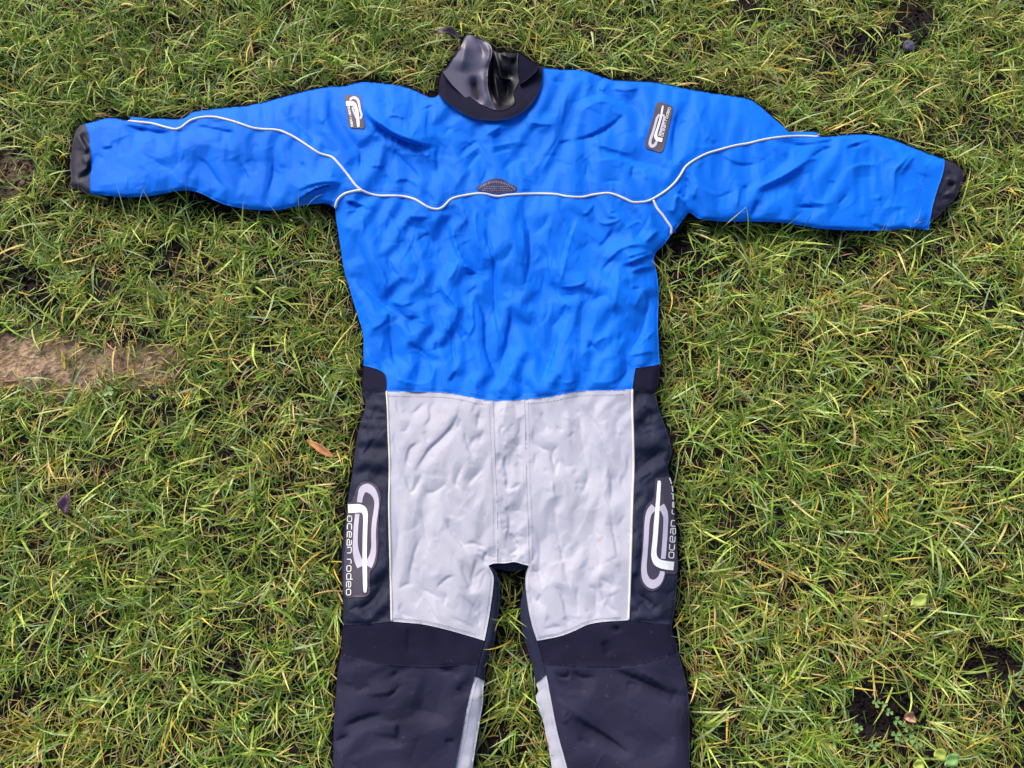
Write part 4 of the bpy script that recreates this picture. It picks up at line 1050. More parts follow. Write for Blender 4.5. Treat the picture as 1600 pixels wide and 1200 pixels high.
# crumbs of soil
def crumbs(n):
    V, Fc, Fl, Cc = [], [], [], []
    ico = np.array([(0, 0, 1), (.9, 0, .3), (.28, .85, .3), (-.73, .53, .3), (-.73, -.53, .3), (.28, -.85, .3), (0, 0, -.5)])
    fs = [(0, 1, 2), (0, 2, 3), (0, 3, 4), (0, 4, 5), (0, 5, 1), (6, 2, 1), (6, 3, 2), (6, 4, 3), (6, 5, 4), (6, 1, 5)]
    k = 0
    while k < n:
        e = random.choices(BARE, [q[2] * q[3] * q[4] for q in BARE])[0]
        a = random.uniform(0, 6.283); r = math.sqrt(random.random())
        u, v = e[0] + math.cos(a) * r * e[2], e[1] + math.sin(a) * r * e[3]
        if random.random() < 2.2 * float(patches([(70, 570, 130, 52, 1.0), (215, 570, 75, 34, .8)], np.array(u), np.array(v))):
            k += 1
            continue
        p = place(u, v, 0.)
        z = float(ground_h(np.array(p[0]), np.array(p[1])))
        s = random.uniform(.0012, .0045) * (1.8 if random.random() < .08 else 1)
        rot = random.uniform(0, 6.283); c, sn = math.cos(rot), math.sin(rot)
        q = ico * (s * random.uniform(.7, 1.3), s * random.uniform(.7, 1.3), s * random.uniform(.5, 1)) * np.array([[random.uniform(.75, 1.25)] for _ in range(7)])
        q = np.column_stack([q[:, 0] * c - q[:, 1] * sn, q[:, 0] * sn + q[:, 1] * c, q[:, 2]]) + (p[0], p[1], z + s * .3)
        b0 = len(V) * 7
        V.append(q)
        for f in fs:
            Fc.append(3); Fl += [b0 + i for i in f]
        pl = float(patches([(70, 570, 130, 52, 1.0), (215, 570, 75, 34, .8), (20, 275, 40, 34, .45)], np.array(u), np.array(v)))
        cc = (dark_c + (pale_c - dark_c) * pl * random.uniform(.75, 1)) * random.uniform(.7, 1.3)
        Cc.append(np.tile(cc, (7, 1)))
        k += 1
    o = fast_mesh('soil_crumbs', np.vstack(V), Fc, Fl, M_SOIL, np.vstack(Cc), smooth=False)
    o['kind'] = 'stuff'; o['label'] = 'loose crumbs of soil on the bare patches'; o['category'] = 'soil'
crumbs(2400)

# grass -----------------------------------------------------------------
M_GRASS = bpy.data.materials.new('grass_blade'); M_GRASS.use_nodes = True
t = M_GRASS.node_tree; b = t.nodes['Principled BSDF']
at = t.nodes.new('ShaderNodeAttribute'); at.attribute_name = 'tint'
tcn = t.nodes.new('ShaderNodeTexCoord')
nz = t.nodes.new('ShaderNodeTexNoise'); nz.inputs['Scale'].default_value = 160; nz.inputs['Detail'].default_value = 3
t.links.new(tcn.outputs['Object'], nz.inputs['Vector'])
mr = t.nodes.new('ShaderNodeMapRange'); mr.inputs['From Min'].default_value = .3; mr.inputs['From Max'].default_value = .7; mr.inputs['To Min'].default_value = .75; mr.inputs['To Max'].default_value = 1.25
t.links.new(nz.outputs['Fac'], mr.inputs['Value'])
mm = t.nodes.new('ShaderNodeMix'); mm.data_type = 'RGBA'; mm.blend_type = 'MULTIPLY'; mm.inputs['Factor'].default_value = 1
t.links.new(at.outputs['Color'], mm.inputs['A']); t.links.new(mr.outputs[0], mm.inputs['B'])
t.links.new(mm.outputs['Result'], b.inputs['Base Color'])
b.inputs['Roughness'].default_value = .45
b.inputs['Specular IOR Level'].default_value = .32
tr = t.nodes.new('ShaderNodeBsdfTranslucent'); t.links.new(mm.outputs['Result'], tr.inputs['Color'])
ms = t.nodes.new('ShaderNodeMixShader'); ms.inputs[0].default_value = .22
t.links.new(b.outputs[0], ms.inputs[1]); t.links.new(tr.outputs[0], ms.inputs[2])
t.links.new(ms.outputs[0], t.nodes['Material Output'].inputs['Surface'])

under_m = blur(union, 2, 1)
PAL = {
 'deep':  np.array([.074, .165, .020]),
 'green': np.array([.190, .300, .038]),
 'light': np.array([.400, .470, .100]),
 'olive': np.array([.340, .310, .058]),
 'blue':  np.array([.310, .410, .180]),
 'straw': np.array([.620, .480, .190]),
 'tan':   np.array([.500, .300, .160]),
 'gold':  np.array([.520, .350, .060]),
}
def blades(roots, az, L, w0, el0, droop, cols, SEG, lift, flip):
    """curved tapering ribbons; roots (n,2), azimuth, length, width, starting elevation, how far it bends over"""
    n = len(roots)
    z0 = ground_h(roots[:, 0], roots[:, 1])
    k = np.arange(SEG + 1) / SEG
    if flip:
        az = az + np.pi
    el = el0[:, None] - droop[:, None] * k[None] ** 1.3
    seg = (L / SEG)[:, None]
    curl = rng.normal(0, .35, n)
    azk = az[:, None] + curl[:, None] * k[None] ** 1.5
    dx = np.cos(azk) * np.cos(el) * seg; dy = np.sin(azk) * np.cos(el) * seg; dz = np.sin(el) * seg
    X = roots[:, :1] + np.concatenate([np.zeros((n, 1)), np.cumsum(dx[:, :-1], 1)], 1)
    Y = roots[:, 1:2] + np.concatenate([np.zeros((n, 1)), np.cumsum(dy[:, :-1], 1)], 1)
    Zc = z0[:, None] + lift + np.concatenate([np.zeros((n, 1)), np.cumsum(dz[:, :-1], 1)], 1)
    floor_ = ground_h(X, Y) + .002
    Zc = np.maximum(Zc, floor_)
    # grass does not grow through the suit: drop blades that would end on it
    uu, vv = to_frame(np.column_stack([X[:, ::1].ravel(), Y.ravel(), Zc.ravel()]))
    hit = samp(under_m, uu, vv).reshape(n, SEG + 1)
    hit = np.where(((uu < -50) | (uu > 1650) | (vv < -50) | (vv > 1480)).reshape(n, SEG + 1), 0, hit)
    over = (hit[:, :4].max(1) < .3) & (hit.max(1) > .3) & (rng.random(n) < .45)
    Zc = Zc + over[:, None] * .034 * k[None] ** .8
    keep = (hit.max(1) < .55) | over | ((hit[:, :3].max(1) < .2) & (hit[:, -1] > .5) & (rng.random(n) < .05))
    bt = patches(BARE, uu, vv).reshape(n, SEG + 1).max(1)
    keep &= rng.random(n) > np.clip(bt - .55, 0, 1) * 1.6
    roll = rng.normal(0, .5, n)[:, None]
    wk = w0[:, None] * np.array([.75, 1.0, .95, .78, .48, .05])[None] if SEG == 5 else w0[:, None] * np.linspace(1, .1, SEG + 1)[None]
    px, py = -np.sin(azk), np.cos(azk)
    ox, oy, oz = px * np.cos(roll) * wk / 2, py * np.cos(roll) * wk / 2, np.sin(roll) * wk / 2
    A = np.stack([X - ox, Y - oy, Zc - oz], -1); B = np.stack([X + ox, Y + oy, Zc + oz], -1)
    V = np.stack([A, B], 2)
    return V, keep

def grass(name, roots, az, L, w0, el0, droop, cols, SEG=5, lift=0.0):
    V, keep = blades(roots, az, L, w0, el0, droop, cols, SEG, lift, False)
    r = ~keep                                  # blades pressed aside by the suit point the other way
    V2, keep2 = blades(roots[r], az[r], L[r] * .8, w0[r], el0[r] * .7, droop[r], cols[r], SEG, lift, True)
    C = np.concatenate([cols[keep], cols[r][keep2]])
    V = np.concatenate([V[keep], V2[keep2]])
    m = len(V)
    base = np.arange(m) * (SEG + 1) * 2
    q = np.concatenate([np.stack([base + 2 * i, base + 2 * i + 1, base + 2 * i + 3, base + 2 * i + 2], -1) for i in range(SEG)], 1).reshape(-1, 4)
    C = C[:, None, None, :] * np.ones((1, SEG + 1, 2, 1))
    o = fast_mesh(name, V.reshape(-1, 3), np.full(len(q), 4), q.ravel(), M_GRASS, C.reshape(-1, 3))
    o['kind'] = 'stuff'
    return o

def lawn_points(n, margin=.28):
    x = rng.uniform(-1.12 - margin, 1.12 + margin, n); y = rng.uniform(-.72 - margin, .86 + margin, n)
    u, v = to_frame(np.column_stack([x, y, np.zeros(n)]))
    return np.column_stack([x, y]), u, v

def tint(n, u, v, w_extra):
    names = ['deep', 'green', 'light', 'olive', 'blue', 'straw', 'tan', 'gold']
    dry, lush = patches(DRY, u, v), patches(LUSH, u, v)
    n1 = vnoise(u / 55 + 50, v / 55 + 50, 301)
    dry = np.clip(dry + (n1 - .62) * 1.2, 0, 1)
    Wt = np.stack([.18 + .25 * lush, .34 + .2 * lush, .18 + 0 * u, .16 + .2 * dry, .12 + 0 * u, .055 + .30 * dry, .028 + .18 * dry, .03 + .22 * dry], -1) * np.array(w_extra)[None]
    Wt /= Wt.sum(1)[:, None]
    c = np.cumsum(Wt, 1)
    k = (rng.random(n)[:, None] > c).sum(1).clip(0, 7)
    col = np.stack([PAL[x] for x in names])[k]
    return 1.16 * col * rng.uniform(.72, 1.3, (n, 1)) * rng.uniform(.93, 1.07, (n, 3))

# matted undergrowth: short, thin, lying flat
N = 90000
R0, u, v = lawn_points(N)
k = rng.random(N) > patches(BARE, u, v) * .82
R0, u, v = R0[k], u[k], v[k]; n = len(R0)
o = grass('matted_grass', R0, rng.uniform(0, 6.283, n), rng.uniform(.016, .046, n), rng.uniform(.0010, .0022, n), rng.uniform(.05, .8, n), rng.uniform(.2, .9, n), tint(n, u, v, [1, .9, .5, 1.3, .3, 2.2, 2.6, 1.2]) * .78)
o['label'] = 'short matted grass and dry thatch close to the soil'; o['category'] = 'grass'
# tufts
NT = 9800
T0, tu, tv = lawn_points(NT)
bare = patches(BARE, tu, tv)
dens_n = vnoise(tu / 38 + 20, tv / 38 + 20, 303)
k = (rng.random(NT) > bare * .97) & (rng.random(NT) < .45 + 1.1 * dens_n)
T0, tu, tv = T0[k], tu[k], tv[k]
cnt = rng.integers(6, 15, len(T0))
ti = np.repeat(np.arange(len(T0)), cnt); n = len(ti)
lean = rng.uniform(0, 6.283, len(T0))[ti]
spread = rng.uniform(.6, 3.14, len(T0))[ti]
az = lean + rng.uniform(-1, 1, n) * spread
R1 = T0[ti] + rng.normal(0, .006, (n, 2))
sz = (rng.uniform(.7, 1.35, len(T0)) * (1 + .25 * patches(LUSH, tu, tv)))[ti]
L = rng.uniform(.022, .060, n) * sz
wd = rng.uniform(.0011, .0027, n) * (.8 + .35 * sz)
tuft_tone = rng.uniform(.8, 1.25, (len(T0), 1))[ti]
o = grass('grass', R1, az, L, wd, rng.uniform(.25, 1.25, n), rng.uniform(.4, 1.5, n), tint(n, tu[ti], tv[ti], [1, 1.1, 1.1, 1, 1, .6, .4, .7]) * tuft_tone)
o['label'] = 'tufts of green and yellowing lawn grass around the suit'; o['category'] = 'grass'
# long broad blades lying over the top
NL = 5200
R2, u, v = lawn_points(NL)
k = rng.random(NL) > patches(BARE, u, v) * .75
R2, u, v = R2[k], u[k], v[k]; n = len(R2)
o = grass('long_grass', R2, rng.uniform(0, 6.283, n), rng.uniform(.045, .095, n), rng.uniform(.0022, .0042, n), rng.uniform(.25, .85, n), rng.uniform(.4, 1.2, n), tint(n, u, v, [.4, 1, 1.8, .8, 2.4, .5, .1, .5]) * 1.12, lift=.004)
o['label'] = 'long broad grass blades lying over the shorter grass'; o['category'] = 'grass'

# the lawn going on around the spot, coarser
NO = 60000
R3 = np.column_stack([rng.uniform(-3.0, 3.0, NO), rng.uniform(-2.0, 3.0, NO)])
R3 = R3[(np.abs(R3[:, 0]) > 1.38) | (R3[:, 1] < -.98) | (R3[:, 1] > 1.12)]
n = len(R3)
zz = np.zeros(n)
o = grass('outer_grass', R3, rng.uniform(0, 6.283, n), rng.uniform(.045, .10, n), rng.uniform(.003, .007, n), rng.uniform(.25, 1.2, n), rng.uniform(.4, 1.3, n), tint(n, zz + 1250, zz + 740, [1, 1.1, 1, 1, .9, .7, .5, .7]))
o['label'] = 'lawn grass continuing beyond the spot with the suit'; o['category'] = 'grass'

#@@SUIT
# ------------------------------------------------------------------ the drysuit
c0 = place(800, 640, 0.0)
suit = thing('drysuit', 'blue, grey and black drysuit laid out flat on the lawn with arms spread', 'drysuit', (0, 0, 0))
panel('yoke', 'yoke', M_BLUE, suit)
sl = panel('sleeve', 'sleeve_l', M_BLUE, suit)
sr = panel('sleeve', 'sleeve_r', M_BLUE, suit)
panel('torso_panel', 'torso', M_BLUE, suit)
for k in ('waist_l', 'waist_r'):
    panel('waist_panel', k, M_NEOP, suit, step=3.5)
for k in ('side_l', 'side_r'):
    panel('side_panel', k, M_NAVY, suit)
for k in ('front_l', 'front_r'):
    panel('thigh_panel', k, M_GREY, suit)
panel('fly_panel', 'fly', M_GREY, suit)
for k in ('knee_l', 'knee_r'):
    panel('knee_band', k, M_NEOP, suit, step=3.0)
for k in ('shin_l', 'shin_r'):
    panel('shin_panel', k, M_SHIN, suit, step=3.0)
for k in ('calf_l', 'calf_r'):
    panel('calf_panel', k, M_GREY, suit, step=3.0)
for k in ('leg_in_l', 'leg_in_r'):
    panel('inner_leg_panel', k, M_NAVY, suit, step=3.0, dz=-.002, inset=2.0)
panel('crotch_panel', 'crotch', M_NAVY, suit, step=3.0, dz=-.012, inset=2.0, under=.006)
for k in ('wrist_l', 'wrist_r'):
    panel('wrist_seal', k, M_WRIST, suit, step=2.5, dz=-.006)
panel('collar', 'collar', M_NEOP, suit, hm=HC, step=2.2, dz=.004, inset=3.0, under=.02)
panel('seal_inner_shaded', 'seal', M_LATEX_SHADE, suit, hm=HS, step=1.6, inset=1.0, under=.012)  # inner side of the same seal, its shade painted in by the darker latex
panel('neck_seal', 'seal_flap', M_LATEX, suit, hm=HF, step=1.6, inset=1.5, under=.012)
panel('back_collar', 'back_collar', M_NEOP, suit, hm=HF, step=2.5, dz=.002, inset=1.0, under=.02)
# underside
back = loop('cuff_top_l', 'top_l', 'collar_low', 'top_r', 'cuff_top_r', 'cuff_r', 'sleeve_low_r', 'torso_r', 'waist_out_r', 'side_r', 'knee_out_r', 'shin_out_r', '-foot_r', '-foot_cr', '-calf_out_r',
            '-leg_in_r', '-crotch_m', 'crotch_l', 'leg_in_l', 'calf_out_l', '-foot_cl', '-foot_l', '-shin_out_l', '-knee_out_l', '-side_l', '-waist_out_l', '-torso_l', '-sleeve_low_l', '-cuff_l')
HB = np.full((RH, RW), .016, np.float32)
panel('back_panel', back, M_NAVY, suit, hm=HB, step=14, inset=3.0, under=.006)
# piping
for nm in (['pipe_l', 'pipe_m', 'pipe_r'],):
    P = np.vstack([LN[q][:-1] for q in nm] + [LN[nm[-1]][-1:]])
    tube('chest_piping', P, .0024, M_PIPE, suit)
tube('armhole_piping', LN['pipe_arm_l'], .0027, M_PIPE, suit)
tube('armhole_piping', LN['pipe_arm_r'], .0025, M_PIPE, suit)
tube('side_piping', LN['pipe_sl'], .0019, M_PIPE, suit)
tube('side_piping', LN['pipe_sr'], .0019, M_PIPE, suit)

# stitching: short threads along the seams
def stitches(name, lines, material, off=0.0, l=3.2, gap=2.2, w=1.0):
    geos = []
    for pts, o in lines:
        P = dens(pts, 1.0) if len(pts) < 40 else dens(pts[::4], 1.0)
        T = np.gradient(P, axis=0); T /= np.hypot(T[:, 0], T[:, 1])[:, None] + 1e-9
        P = P + np.stack([-T[:, 1], T[:, 0]], -1) * o
        i = 3
        while i + l < len(P) - 3:
            j = int(i + l)
            geos.append(ribbon_geo([(*P[i], w), (*P[(i + j) // 2], w), (*P[j], w)], .0007, step=2, sharp=True))
            i = int(j + gap)
    ob = join_geo(name, geos, material, suit)
    ob['kind'] = 'stuff'
    return ob
stitches('blue_stitching', [(SEAM_TL, -6), (SEAM_TR, 7), (LN['hem_a'], -6), (LN['hem_b'], -6), (LN['hem_c'], -6), (Z(800, 90, 5.714, (490, 290), (455, 450), (430, 600)), -3), (Z(800, 90, 5.714, (420, 620), (330, 820), (200, 1000), (100, 1130)), 3),
                            (LN['cuff_r'], 26), (LN['waist_rb'], -6), (LN['pipe_m'], -8)], M_STB)
stitches('grey_stitching', [(LN['fly_l'], 6), (LN['fly_r'], -6), (LN['hem_a'], 7), (LN['hem_c'], 7), (LN['edge_l'], 5), (LN['edge_r'], -5), (LN['knee_top_l'], -6), (LN['knee_top_r'], -6), (LN['calf_in_l'], -5), (LN['calf_in_r'], 5), (LN['crotch_m'], -4)], M_STG)

# ---- lettering and marks on the badges
GLY = {
 'o': ([[(0, .18), (.18, 0), (.82, 0), (1, .18), (1, .82), (.82, 1), (.18, 1), (0, .82), (0, .18)]], 1.0),
 'c': ([[(1, 0), (.18, 0), (0, .18), (0, .82), (.18, 1), (1, 1)]], 1.0),
 'e': ([[(1, 0), (.18, 0), (0, .18), (0, .82), (.18, 1), (.82, 1), (1, .82), (1, .5), (.15, .5)]], 1.0),
 'a': ([[(.1, 1), (.82, 1), (1, .82), (1, 0), (.18, 0), (0, .15), (0, .4), (.18, .55), (.9, .55)]], 1.0),
 'n': ([[(0, 0), (0, 1), (.82, 1), (1, .82), (1, 0)]], 1.0),
 'r': ([[(0, 0), (0, .82), (.18, 1), (.75, 1)]], .75),
 'd': ([[(1, 1.45), (1, 0), (.18, 0), (0, .18), (0, .82), (.18, 1), (.95, 1)]], 1.0),
 ' ': ([], .35),
}
def lettering(text, p0, p1, height, wd, off, material, parent, clip=None):
    """letters from p0 to p1 along the baseline; up = left of the reading direction"""
    adv = [GLY[c][1] + .38 for c in text]
    p0, p1 = np.array(p0, float), np.array(p1, float)
    Lg = np.hypot(*(p1 - p0)); d = (p1 - p0) / Lg
    up = np.array([d[1], -d[0]])
    sc = Lg / (sum(adv) - .38)
    x = 0
    for c, a in zip(text, adv):
        geos = []
        for pl in GLY[c][0]:
            q = [p0 + d * (x + px) * sc + up * py * height for px, py in pl]
            if clip:
                q = [clip(z) for z in q]
            geos.append(ribbon_geo([(*z, wd) for z in q], off, step=1.5, sharp=True, base=off - .0006))
        if geos:
            join_geo('letter', geos, material, parent)
        x += a

def zs(x0, y0, s, pts):
    return [(x0 + a / s, y0 + b / s, c / s) for a, b, c in pts]

def badge(name, key, bars, rings, text, label):
    pl = plate(name, BADGE[key], .0016, M_PLATE, suit, step=2.5)
    pl['label'] = label
    g = [ribbon_geo(r, .0023, base=.0014) for r in rings]
    join_geo('grey_ring', g, M_LAV, pl)
    g = [ribbon_geo(r, .0027, base=.0014, step=.8) for r in bars]
    join_geo('white_bar', g, M_WHITE, pl)
    for tx in text:
        lettering(tx[0], tx[1], tx[2], tx[3], tx[4], .0024, M_WHITE, pl, tx[5] if len(tx) > 5 else None)
    return pl
badge('leg_badge', 'leg_l',
      [zs(500, 740, 6.667, [(293, 366, 90), (360, 363, 90), (410, 362, 88), (448, 376, 74), (470, 415, 54), (474, 470, 46), (471, 560, 46), (467, 700, 46), (465, 900, 46), (468, 1050, 45), (470, 1180, 42), (469, 1228, 30), (469, 1240, 12)])],
      [zs(500, 740, 6.667, [(411, 300, 54), (424, 225, 60), (446, 168, 78), (490, 150, 92), (542, 180, 80), (578, 240, 56), (590, 300, 48), (581, 400, 48), (564, 520, 50), (558, 640, 50), (560, 760, 52), (548, 850, 64), (522, 920, 80), (499, 965, 84)]),
       zs(500, 740, 6.667, [(389, 418, 46), (376, 540, 48), (369, 680, 48), (370, 780, 58), (385, 860, 74), (405, 920, 84), (428, 968, 84)])],
      [('ocean rodeo', (543.0, 806), (541.2, 929.5), 6.6, 1.25)], 'dark rubber badge with white and grey loop mark and lettering, lettering on its left')
edge_r = LN['side_r']
def clip_r(z):
    xe = np.interp(z[1], edge_r[:, 1], edge_r[:, 0]) - 1.2
    return np.array([min(z[0], xe), z[1]])
badge('leg_badge', 'leg_r',
      [zs(940, 740, 6.667, [(600, 72, 14), (600, 82, 34), (598, 120, 38), (586, 300, 42), (571, 500, 50), (556, 700, 52), (546, 800, 54), (549, 868, 62), (580, 922, 82), (630, 946, 88), (700, 958, 90), (752, 964, 88)])],
      [zs(940, 740, 6.667, [(548, 345, 78), (510, 385, 70), (488, 430, 58), (473, 520, 52), (464, 680, 52), (452, 850, 52), (443, 950, 54), (447, 1050, 62), (476, 1120, 78), (530, 1152, 96), (582, 1130, 78), (620, 1075, 56), (634, 1018, 48)]),
       zs(940, 740, 6.667, [(618, 335, 78), (650, 385, 66), (668, 450, 52), (666, 560, 50), (656, 720, 50), (642, 888, 48)])],
      [('ocean rodeo', (1052.6, 872), (1061.5, 747), 7.6, 1.35, clip_r)], 'dark rubber badge with white and grey loop mark, lettering along its right edge')
badge('shoulder_badge', 'arm_r',
      [zs(960, 130, 10, [(760, 350, 20), (753, 380, 27), (728, 520, 30), (690, 660, 32), (655, 770, 38), (645, 830, 50), (668, 870, 62), (705, 880, 64), (748, 888, 62)])],
      [zs(960, 130, 10, [(706, 488, 38), (668, 540, 36), (640, 640, 36), (605, 760, 38), (565, 880, 42), (556, 945, 48), (578, 982, 54), (620, 975, 50), (648, 940, 40), (660, 905, 34)]),
       zs(960, 130, 10, [(757, 490, 36), (778, 530, 34), (764, 600, 32), (735, 700, 30), (700, 825, 30)])],
      [('ocean rodeo', (1035.8, 213.4), (1047.6, 168.5), 3.3, .75)], 'small dark badge with white loop mark and readable lettering')
badge('shoulder_badge', 'arm_l',
      [zs(510, 130, 10, [(308, 318, 72), (370, 314, 72), (420, 322, 68), (456, 375, 52), (478, 450, 48), (490, 550, 46), (497, 640, 46), (500, 685, 30)])],
      [zs(510, 130, 10, [(368, 268, 34), (392, 236, 40), (440, 226, 46), (490, 262, 42), (512, 335, 36), (526, 420, 34), (548, 480, 34), (545, 525, 36), (525, 555, 36)]),
       zs(510, 130, 10, [(405, 372, 28), (425, 440, 28), (452, 500, 32), (470, 545, 32)])],
      [('ocean rodeo', (543.2, 165.8), (549.0, 198.2), 2.6, .8)], 'small dark badge partly blurred with white loop mark')
# embroidered emblem at the middle of the chest
emb = plate('chest_emblem', EMB, .0010, M_EMB, suit, step=2.5)
emb['label'] = 'small dark embroidered emblem above the middle of the chest piping'
geos = []
for k in range(23):
    f = k / 22
    uc = 748 + 56 * f; vc = 294.5 - 10.5 * math.sin(math.pi * f) ** .8 + (1.0 if f > .5 else 0) * f
    hgt = random.uniform(2.2, 4.4)
    geos.append(ribbon_geo([(uc, vc - hgt / 2, .9), (uc + random.uniform(-.6, .6), vc + hgt / 2, .9)], .0018, sharp=True, base=.0008))
for r, (a, bq) in enumerate(((760, 793), (756, 798), (753, 801))):
    u0 = a
    while u0 < bq:
        l = random.uniform(1.2, 3)
        geos.append(ribbon_geo([(u0, 291.5 + 3 * r + .6 * math.sin(u0), .7), (u0 + l, 291.5 + 3 * r + .6 * math.sin(u0 + l), .7)], .0017, sharp=True, base=.0008))
        u0 += l + random.uniform(.8, 2)
join_geo('thread', geos, M_THR, emb)

#@@SMALL
# ------------------------------------------------------------------ small things lying in the grass
def leaf_mesh(name, p0, p1, half, z, material, parent=None, curl=.25, n=9, m=5, ripple=.002, prof=.8, bow=0.0):
    """a leaf blade between two places on the lawn: pointed ends, cupped, with a raised midrib fold"""
    a = place(p0[0], p0[1], z); c = place(p1[0], p1[1], z)
    d = c - a; Lg = np.linalg.norm(d); d /= Lg
    s = np.cross((0, 0, 1), d); s /= np.linalg.norm(s)
    V, F = [], []
    rr = random.Random(hash((round(p0[0]), round(p0[1]))) & 0xffff)
    for i in range(n + 1):
        f = i / n
        wv = half * (math.sin(math.pi * min(max(f, .02), .985)) ** prof)
        for j in range(m + 1):
            q = j / m * 2 - 1
            hz = curl * wv * (abs(q) ** 1.5) + .15 * Lg * bow * math.sin(math.pi * f) + ripple * math.sin(f * 9 + q * 3)
            V.append(a + d * Lg * f + s * wv * q * (1 + .06 * rr.uniform(-1, 1)) + np.array((0, 0, hz)))
    for i in range(n):
        for j in range(m):
            F.append((i * (m + 1) + j, i * (m + 1) + j + 1, (i + 1) * (m + 1) + j + 1, (i + 1) * (m + 1) + j))
    o = mesh_obj(name, V, F, material, parent)
    sm = o.modifiers.new('thickness', 'SOLIDIFY'); sm.thickness = .0006; sm.offset = 0
    return o
M_ORANGE = mat('dead_leaf_orange', (.46, .20, .08), .6, .2, 120, .3, 300)
M_PURPLE = mat('dead_leaf_purple', (.085, .040, .070), .45, .35, 160, .3, 300)
M_BROWN = mat('dead_leaf_brown', (.075, .050, .065), .55, .4, 160, .4, 300)
M_LIME = mat('leaf_lime', (.34, .42, .07), .45, .15, 150, .2, 300)
M_GREEN = mat('leaf_green', (.19, .36, .10), .45, .15, 150, .2, 300)
M_YELL = mat('leaf_yellow', (.42, .34, .05), .45, .2, 150, .2, 300)
M_TAN = mat('dry_leaf_tan', (.42, .24, .15), .6, .2, 150, .2, 300)
M_CLOV = mat('clover_leaf', (.17, .30, .08), .45, .2, 200, .1, 300)
M_STONE = mat('stone_mauve', (.115, .090, .150), .6, .3, 120, .5, 300)

def lone(name, label, cat, parts, group=None):
    """parts: first is the blade, later ones (stalks) become children"""
    o = parts
    o['label'] = label; o['category'] = cat
    if group:
        o['group'] = group
    return o
def stalk(p0, p1, z, r, material, parent):
    P = np.array([p0, ((p0[0] + p1[0]) / 2 + 1.5, (p0[1] + p1[1]) / 2), p1])
    hm = np.full((RH, RW), z, np.float32)
    return tube('stalk', [tuple(q) for q in P], r, material, parent, hm=hm, sides=5)
lf = lone('dead_leaf', 'narrow orange dead leaf lying in the grass left of the waist', 'leaf', leaf_mesh('dead_leaf', (480, 688), (523, 716), .0058, .040, M_ORANGE, curl=.6, prof=.6))
lf = lone('dead_leaf', 'dark purple curled dead leaf in the grass near the left edge', 'leaf', leaf_mesh('dead_leaf', (106, 770), (104, 804), .0105, .036, M_PURPLE, curl=1.1))
lf = lone('dead_leaf', 'dark crumpled dead leaf just above the left of the neck seal', 'leaf', leaf_mesh('dead_leaf', (678, 50), (724, 60), .0085, .046, M_BROWN, curl=.9, ripple=.004, bow=.6))
lf = lone('fallen_leaf', 'yellow-green pointed leaf in the dry grass right of the knees', 'leaf', leaf_mesh('fallen_leaf', (1423, 948), (1449, 928), .0095, .042, M_LIME, curl=.35))
lf = lone('broad_leaf', 'bright yellow-green broad leaf at the bottom right of the lawn', 'leaf', leaf_mesh('broad_leaf', (1460, 1184), (1478, 1174), .0090, .042, M_LIME, curl=.3, prof=.5))
lf = lone('broad_leaf', 'green pointed broad leaf beside the bright yellow-green one', 'leaf', leaf_mesh('broad_leaf', (1476, 1197), (1498, 1178), .0085, .044, M_GREEN, curl=.3))
lf = lone('broad_leaf', 'yellowish leaf at the bottom edge, leftmost of the broad leaves', 'leaf', leaf_mesh('broad_leaf', (1430, 1204), (1440, 1187), .0078, .042, M_LIME, curl=.3, prof=.6))
lf = lone('fallen_leaf', 'slim yellow leaf on the bare soil at the top right', 'leaf', leaf_mesh('fallen_leaf', (1407, 56), (1425, 58), .0042, .018, M_YELL, curl=.3))
lf = lone('straw_piece', 'short pale straw lying on the bare earth at the left', 'straw', leaf_mesh('straw_piece', (97, 549), (102, 580), .0030, .008, M_YELL, curl=.4, prof=.3))
lf = lone('dead_leaf', 'pale tan dry leaf curled into a ring beside the bare soil patch', 'leaf', leaf_mesh('dead_leaf', (1412, 1121), (1428, 1118), .0080, .026, M_TAN, curl=1.6, prof=.4, bow=1.2))

def stone(u, v, r, z):
    import bmesh
    bm = bmesh.new(); bmesh.ops.create_icosphere(bm, subdivisions=3, radius=1)
    p = place(u, v, z)
    rs = np.random.default_rng(int(u))
    for vt in bm.verts:
        c = vt.co
        k = 1 + .22 * (math.sin(3.1 * c.x + 1) * math.cos(2.3 * c.y) + .5 * math.sin(5 * c.z + 2 * c.x)) 
        vt.co = Vector((c.x * r * 1.15 * k, c.y * r * k, c.z * r * .62 * k))
    me = bpy.data.meshes.new('stone'); bm.to_mesh(me); bm.free(); me.shade_smooth(); me.materials.append(M_STONE)
    o = bpy.data.objects.new('stone', me); COL.objects.link(o); o.location = p
    o['label'] = 'mauve-grey stone half hidden by blades at the top right'; o['category'] = 'stone'
stone(1420, 72, .012, .004)

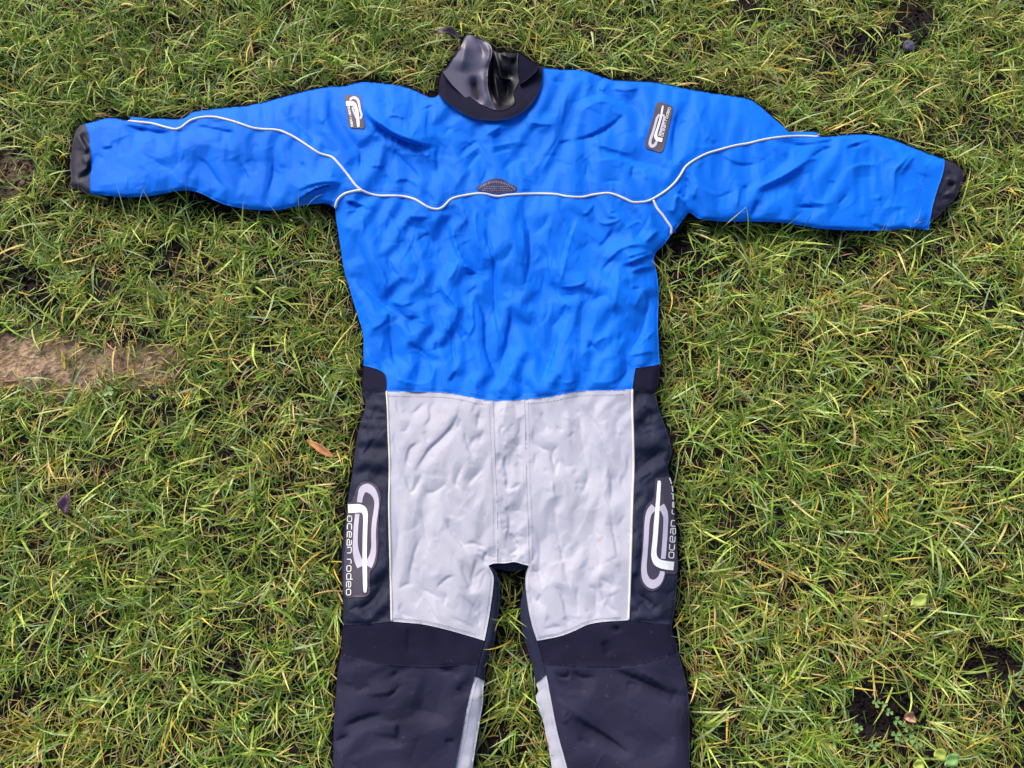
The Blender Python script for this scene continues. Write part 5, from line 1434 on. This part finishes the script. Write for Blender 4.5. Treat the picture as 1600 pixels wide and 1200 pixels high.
# clover sprigs around the bare patch at the lower right, and one on the left
CLOVER_AT = ['on the bare soil, uppermost of the group', 'touching the uppermost sprig on its right', 'between the uppermost sprigs and the curled dry leaf', 'on the left side of the bare soil patch', 'below the curled dry leaf on the soil edge', 'at the lower middle of the bare patch rim', 'just under the curled tan leaf', 'to the right of the lowest soil, amid grass', 'farthest right of the clover group', 'at the bottom left rim of the soil patch', 'lowest beside the middle rim sprig']
def clover(u, v, r, z, first):
    p = place(u, v, z)
    g0 = float(ground_h(np.array(p[0]), np.array(p[1])))
    t = thing('clover_sprig', 'small clover sprig ' + CLOVER_AT[first % 11], 'clover', (p[0], p[1], g0), 'clover sprigs by the bare soil patch')
    a0 = random.uniform(0, 6.28)
    hgt = z - g0
    for k in range(3):
        a = a0 + k * 2.094 + random.uniform(-.15, .15)
        V = [(0, 0, hgt)]
        prof = [(.35, .28), (.7, .52), (1.0, .45), (1.12, .22), (1.02, 0)]
        for q, s in [(x, y) for x, y in prof] + [(x, -y) for x, y in prof[:-1][::-1]]:
            V.append((r * (q * math.cos(a) - s * math.sin(a)), r * (q * math.sin(a) + s * math.cos(a)), hgt + r * .28 * abs(s) + .12 * r * q))
        n = len(V)
        F = [(0, i, i + 1) for i in range(1, n - 1)] 
        mesh_obj('leaflet', V, F, M_CLOV, t)
    V, F = [], []
    for i, zz in enumerate((0, hgt)):
        for s in range(5):
            V.append((.0006 * math.cos(s * 1.2566) + (0 if i else .004), .0006 * math.sin(s * 1.2566), zz))
    F = [(s, (s + 1) % 5, 5 + (s + 1) % 5, 5 + s) for s in range(5)]
    mesh_obj('stalk', V, F, M_CLOV, t)
    return t
for i, (u, v, r) in enumerate([(1369, 1099, .0062), (1381, 1101, .0048), (1389, 1113, .0055), (1340, 1138, .0070), (1402, 1127, .0066), (1400, 1149, .0072), (1416, 1136, .0070), (1421, 1155, .0075), (1433, 1162, .0070), (1366, 1166, .0070), (1404, 1158, .0065)]):
    clover(u, v, r, random.uniform(.012, .024), i)
c = clover(170, 612, .0085, .022, 99)
c['label'] = 'yellow-green seedling at the lower edge of the bare earth on the left'; c['category'] = 'seedling'; c.name = 'seedling'
del c['group']
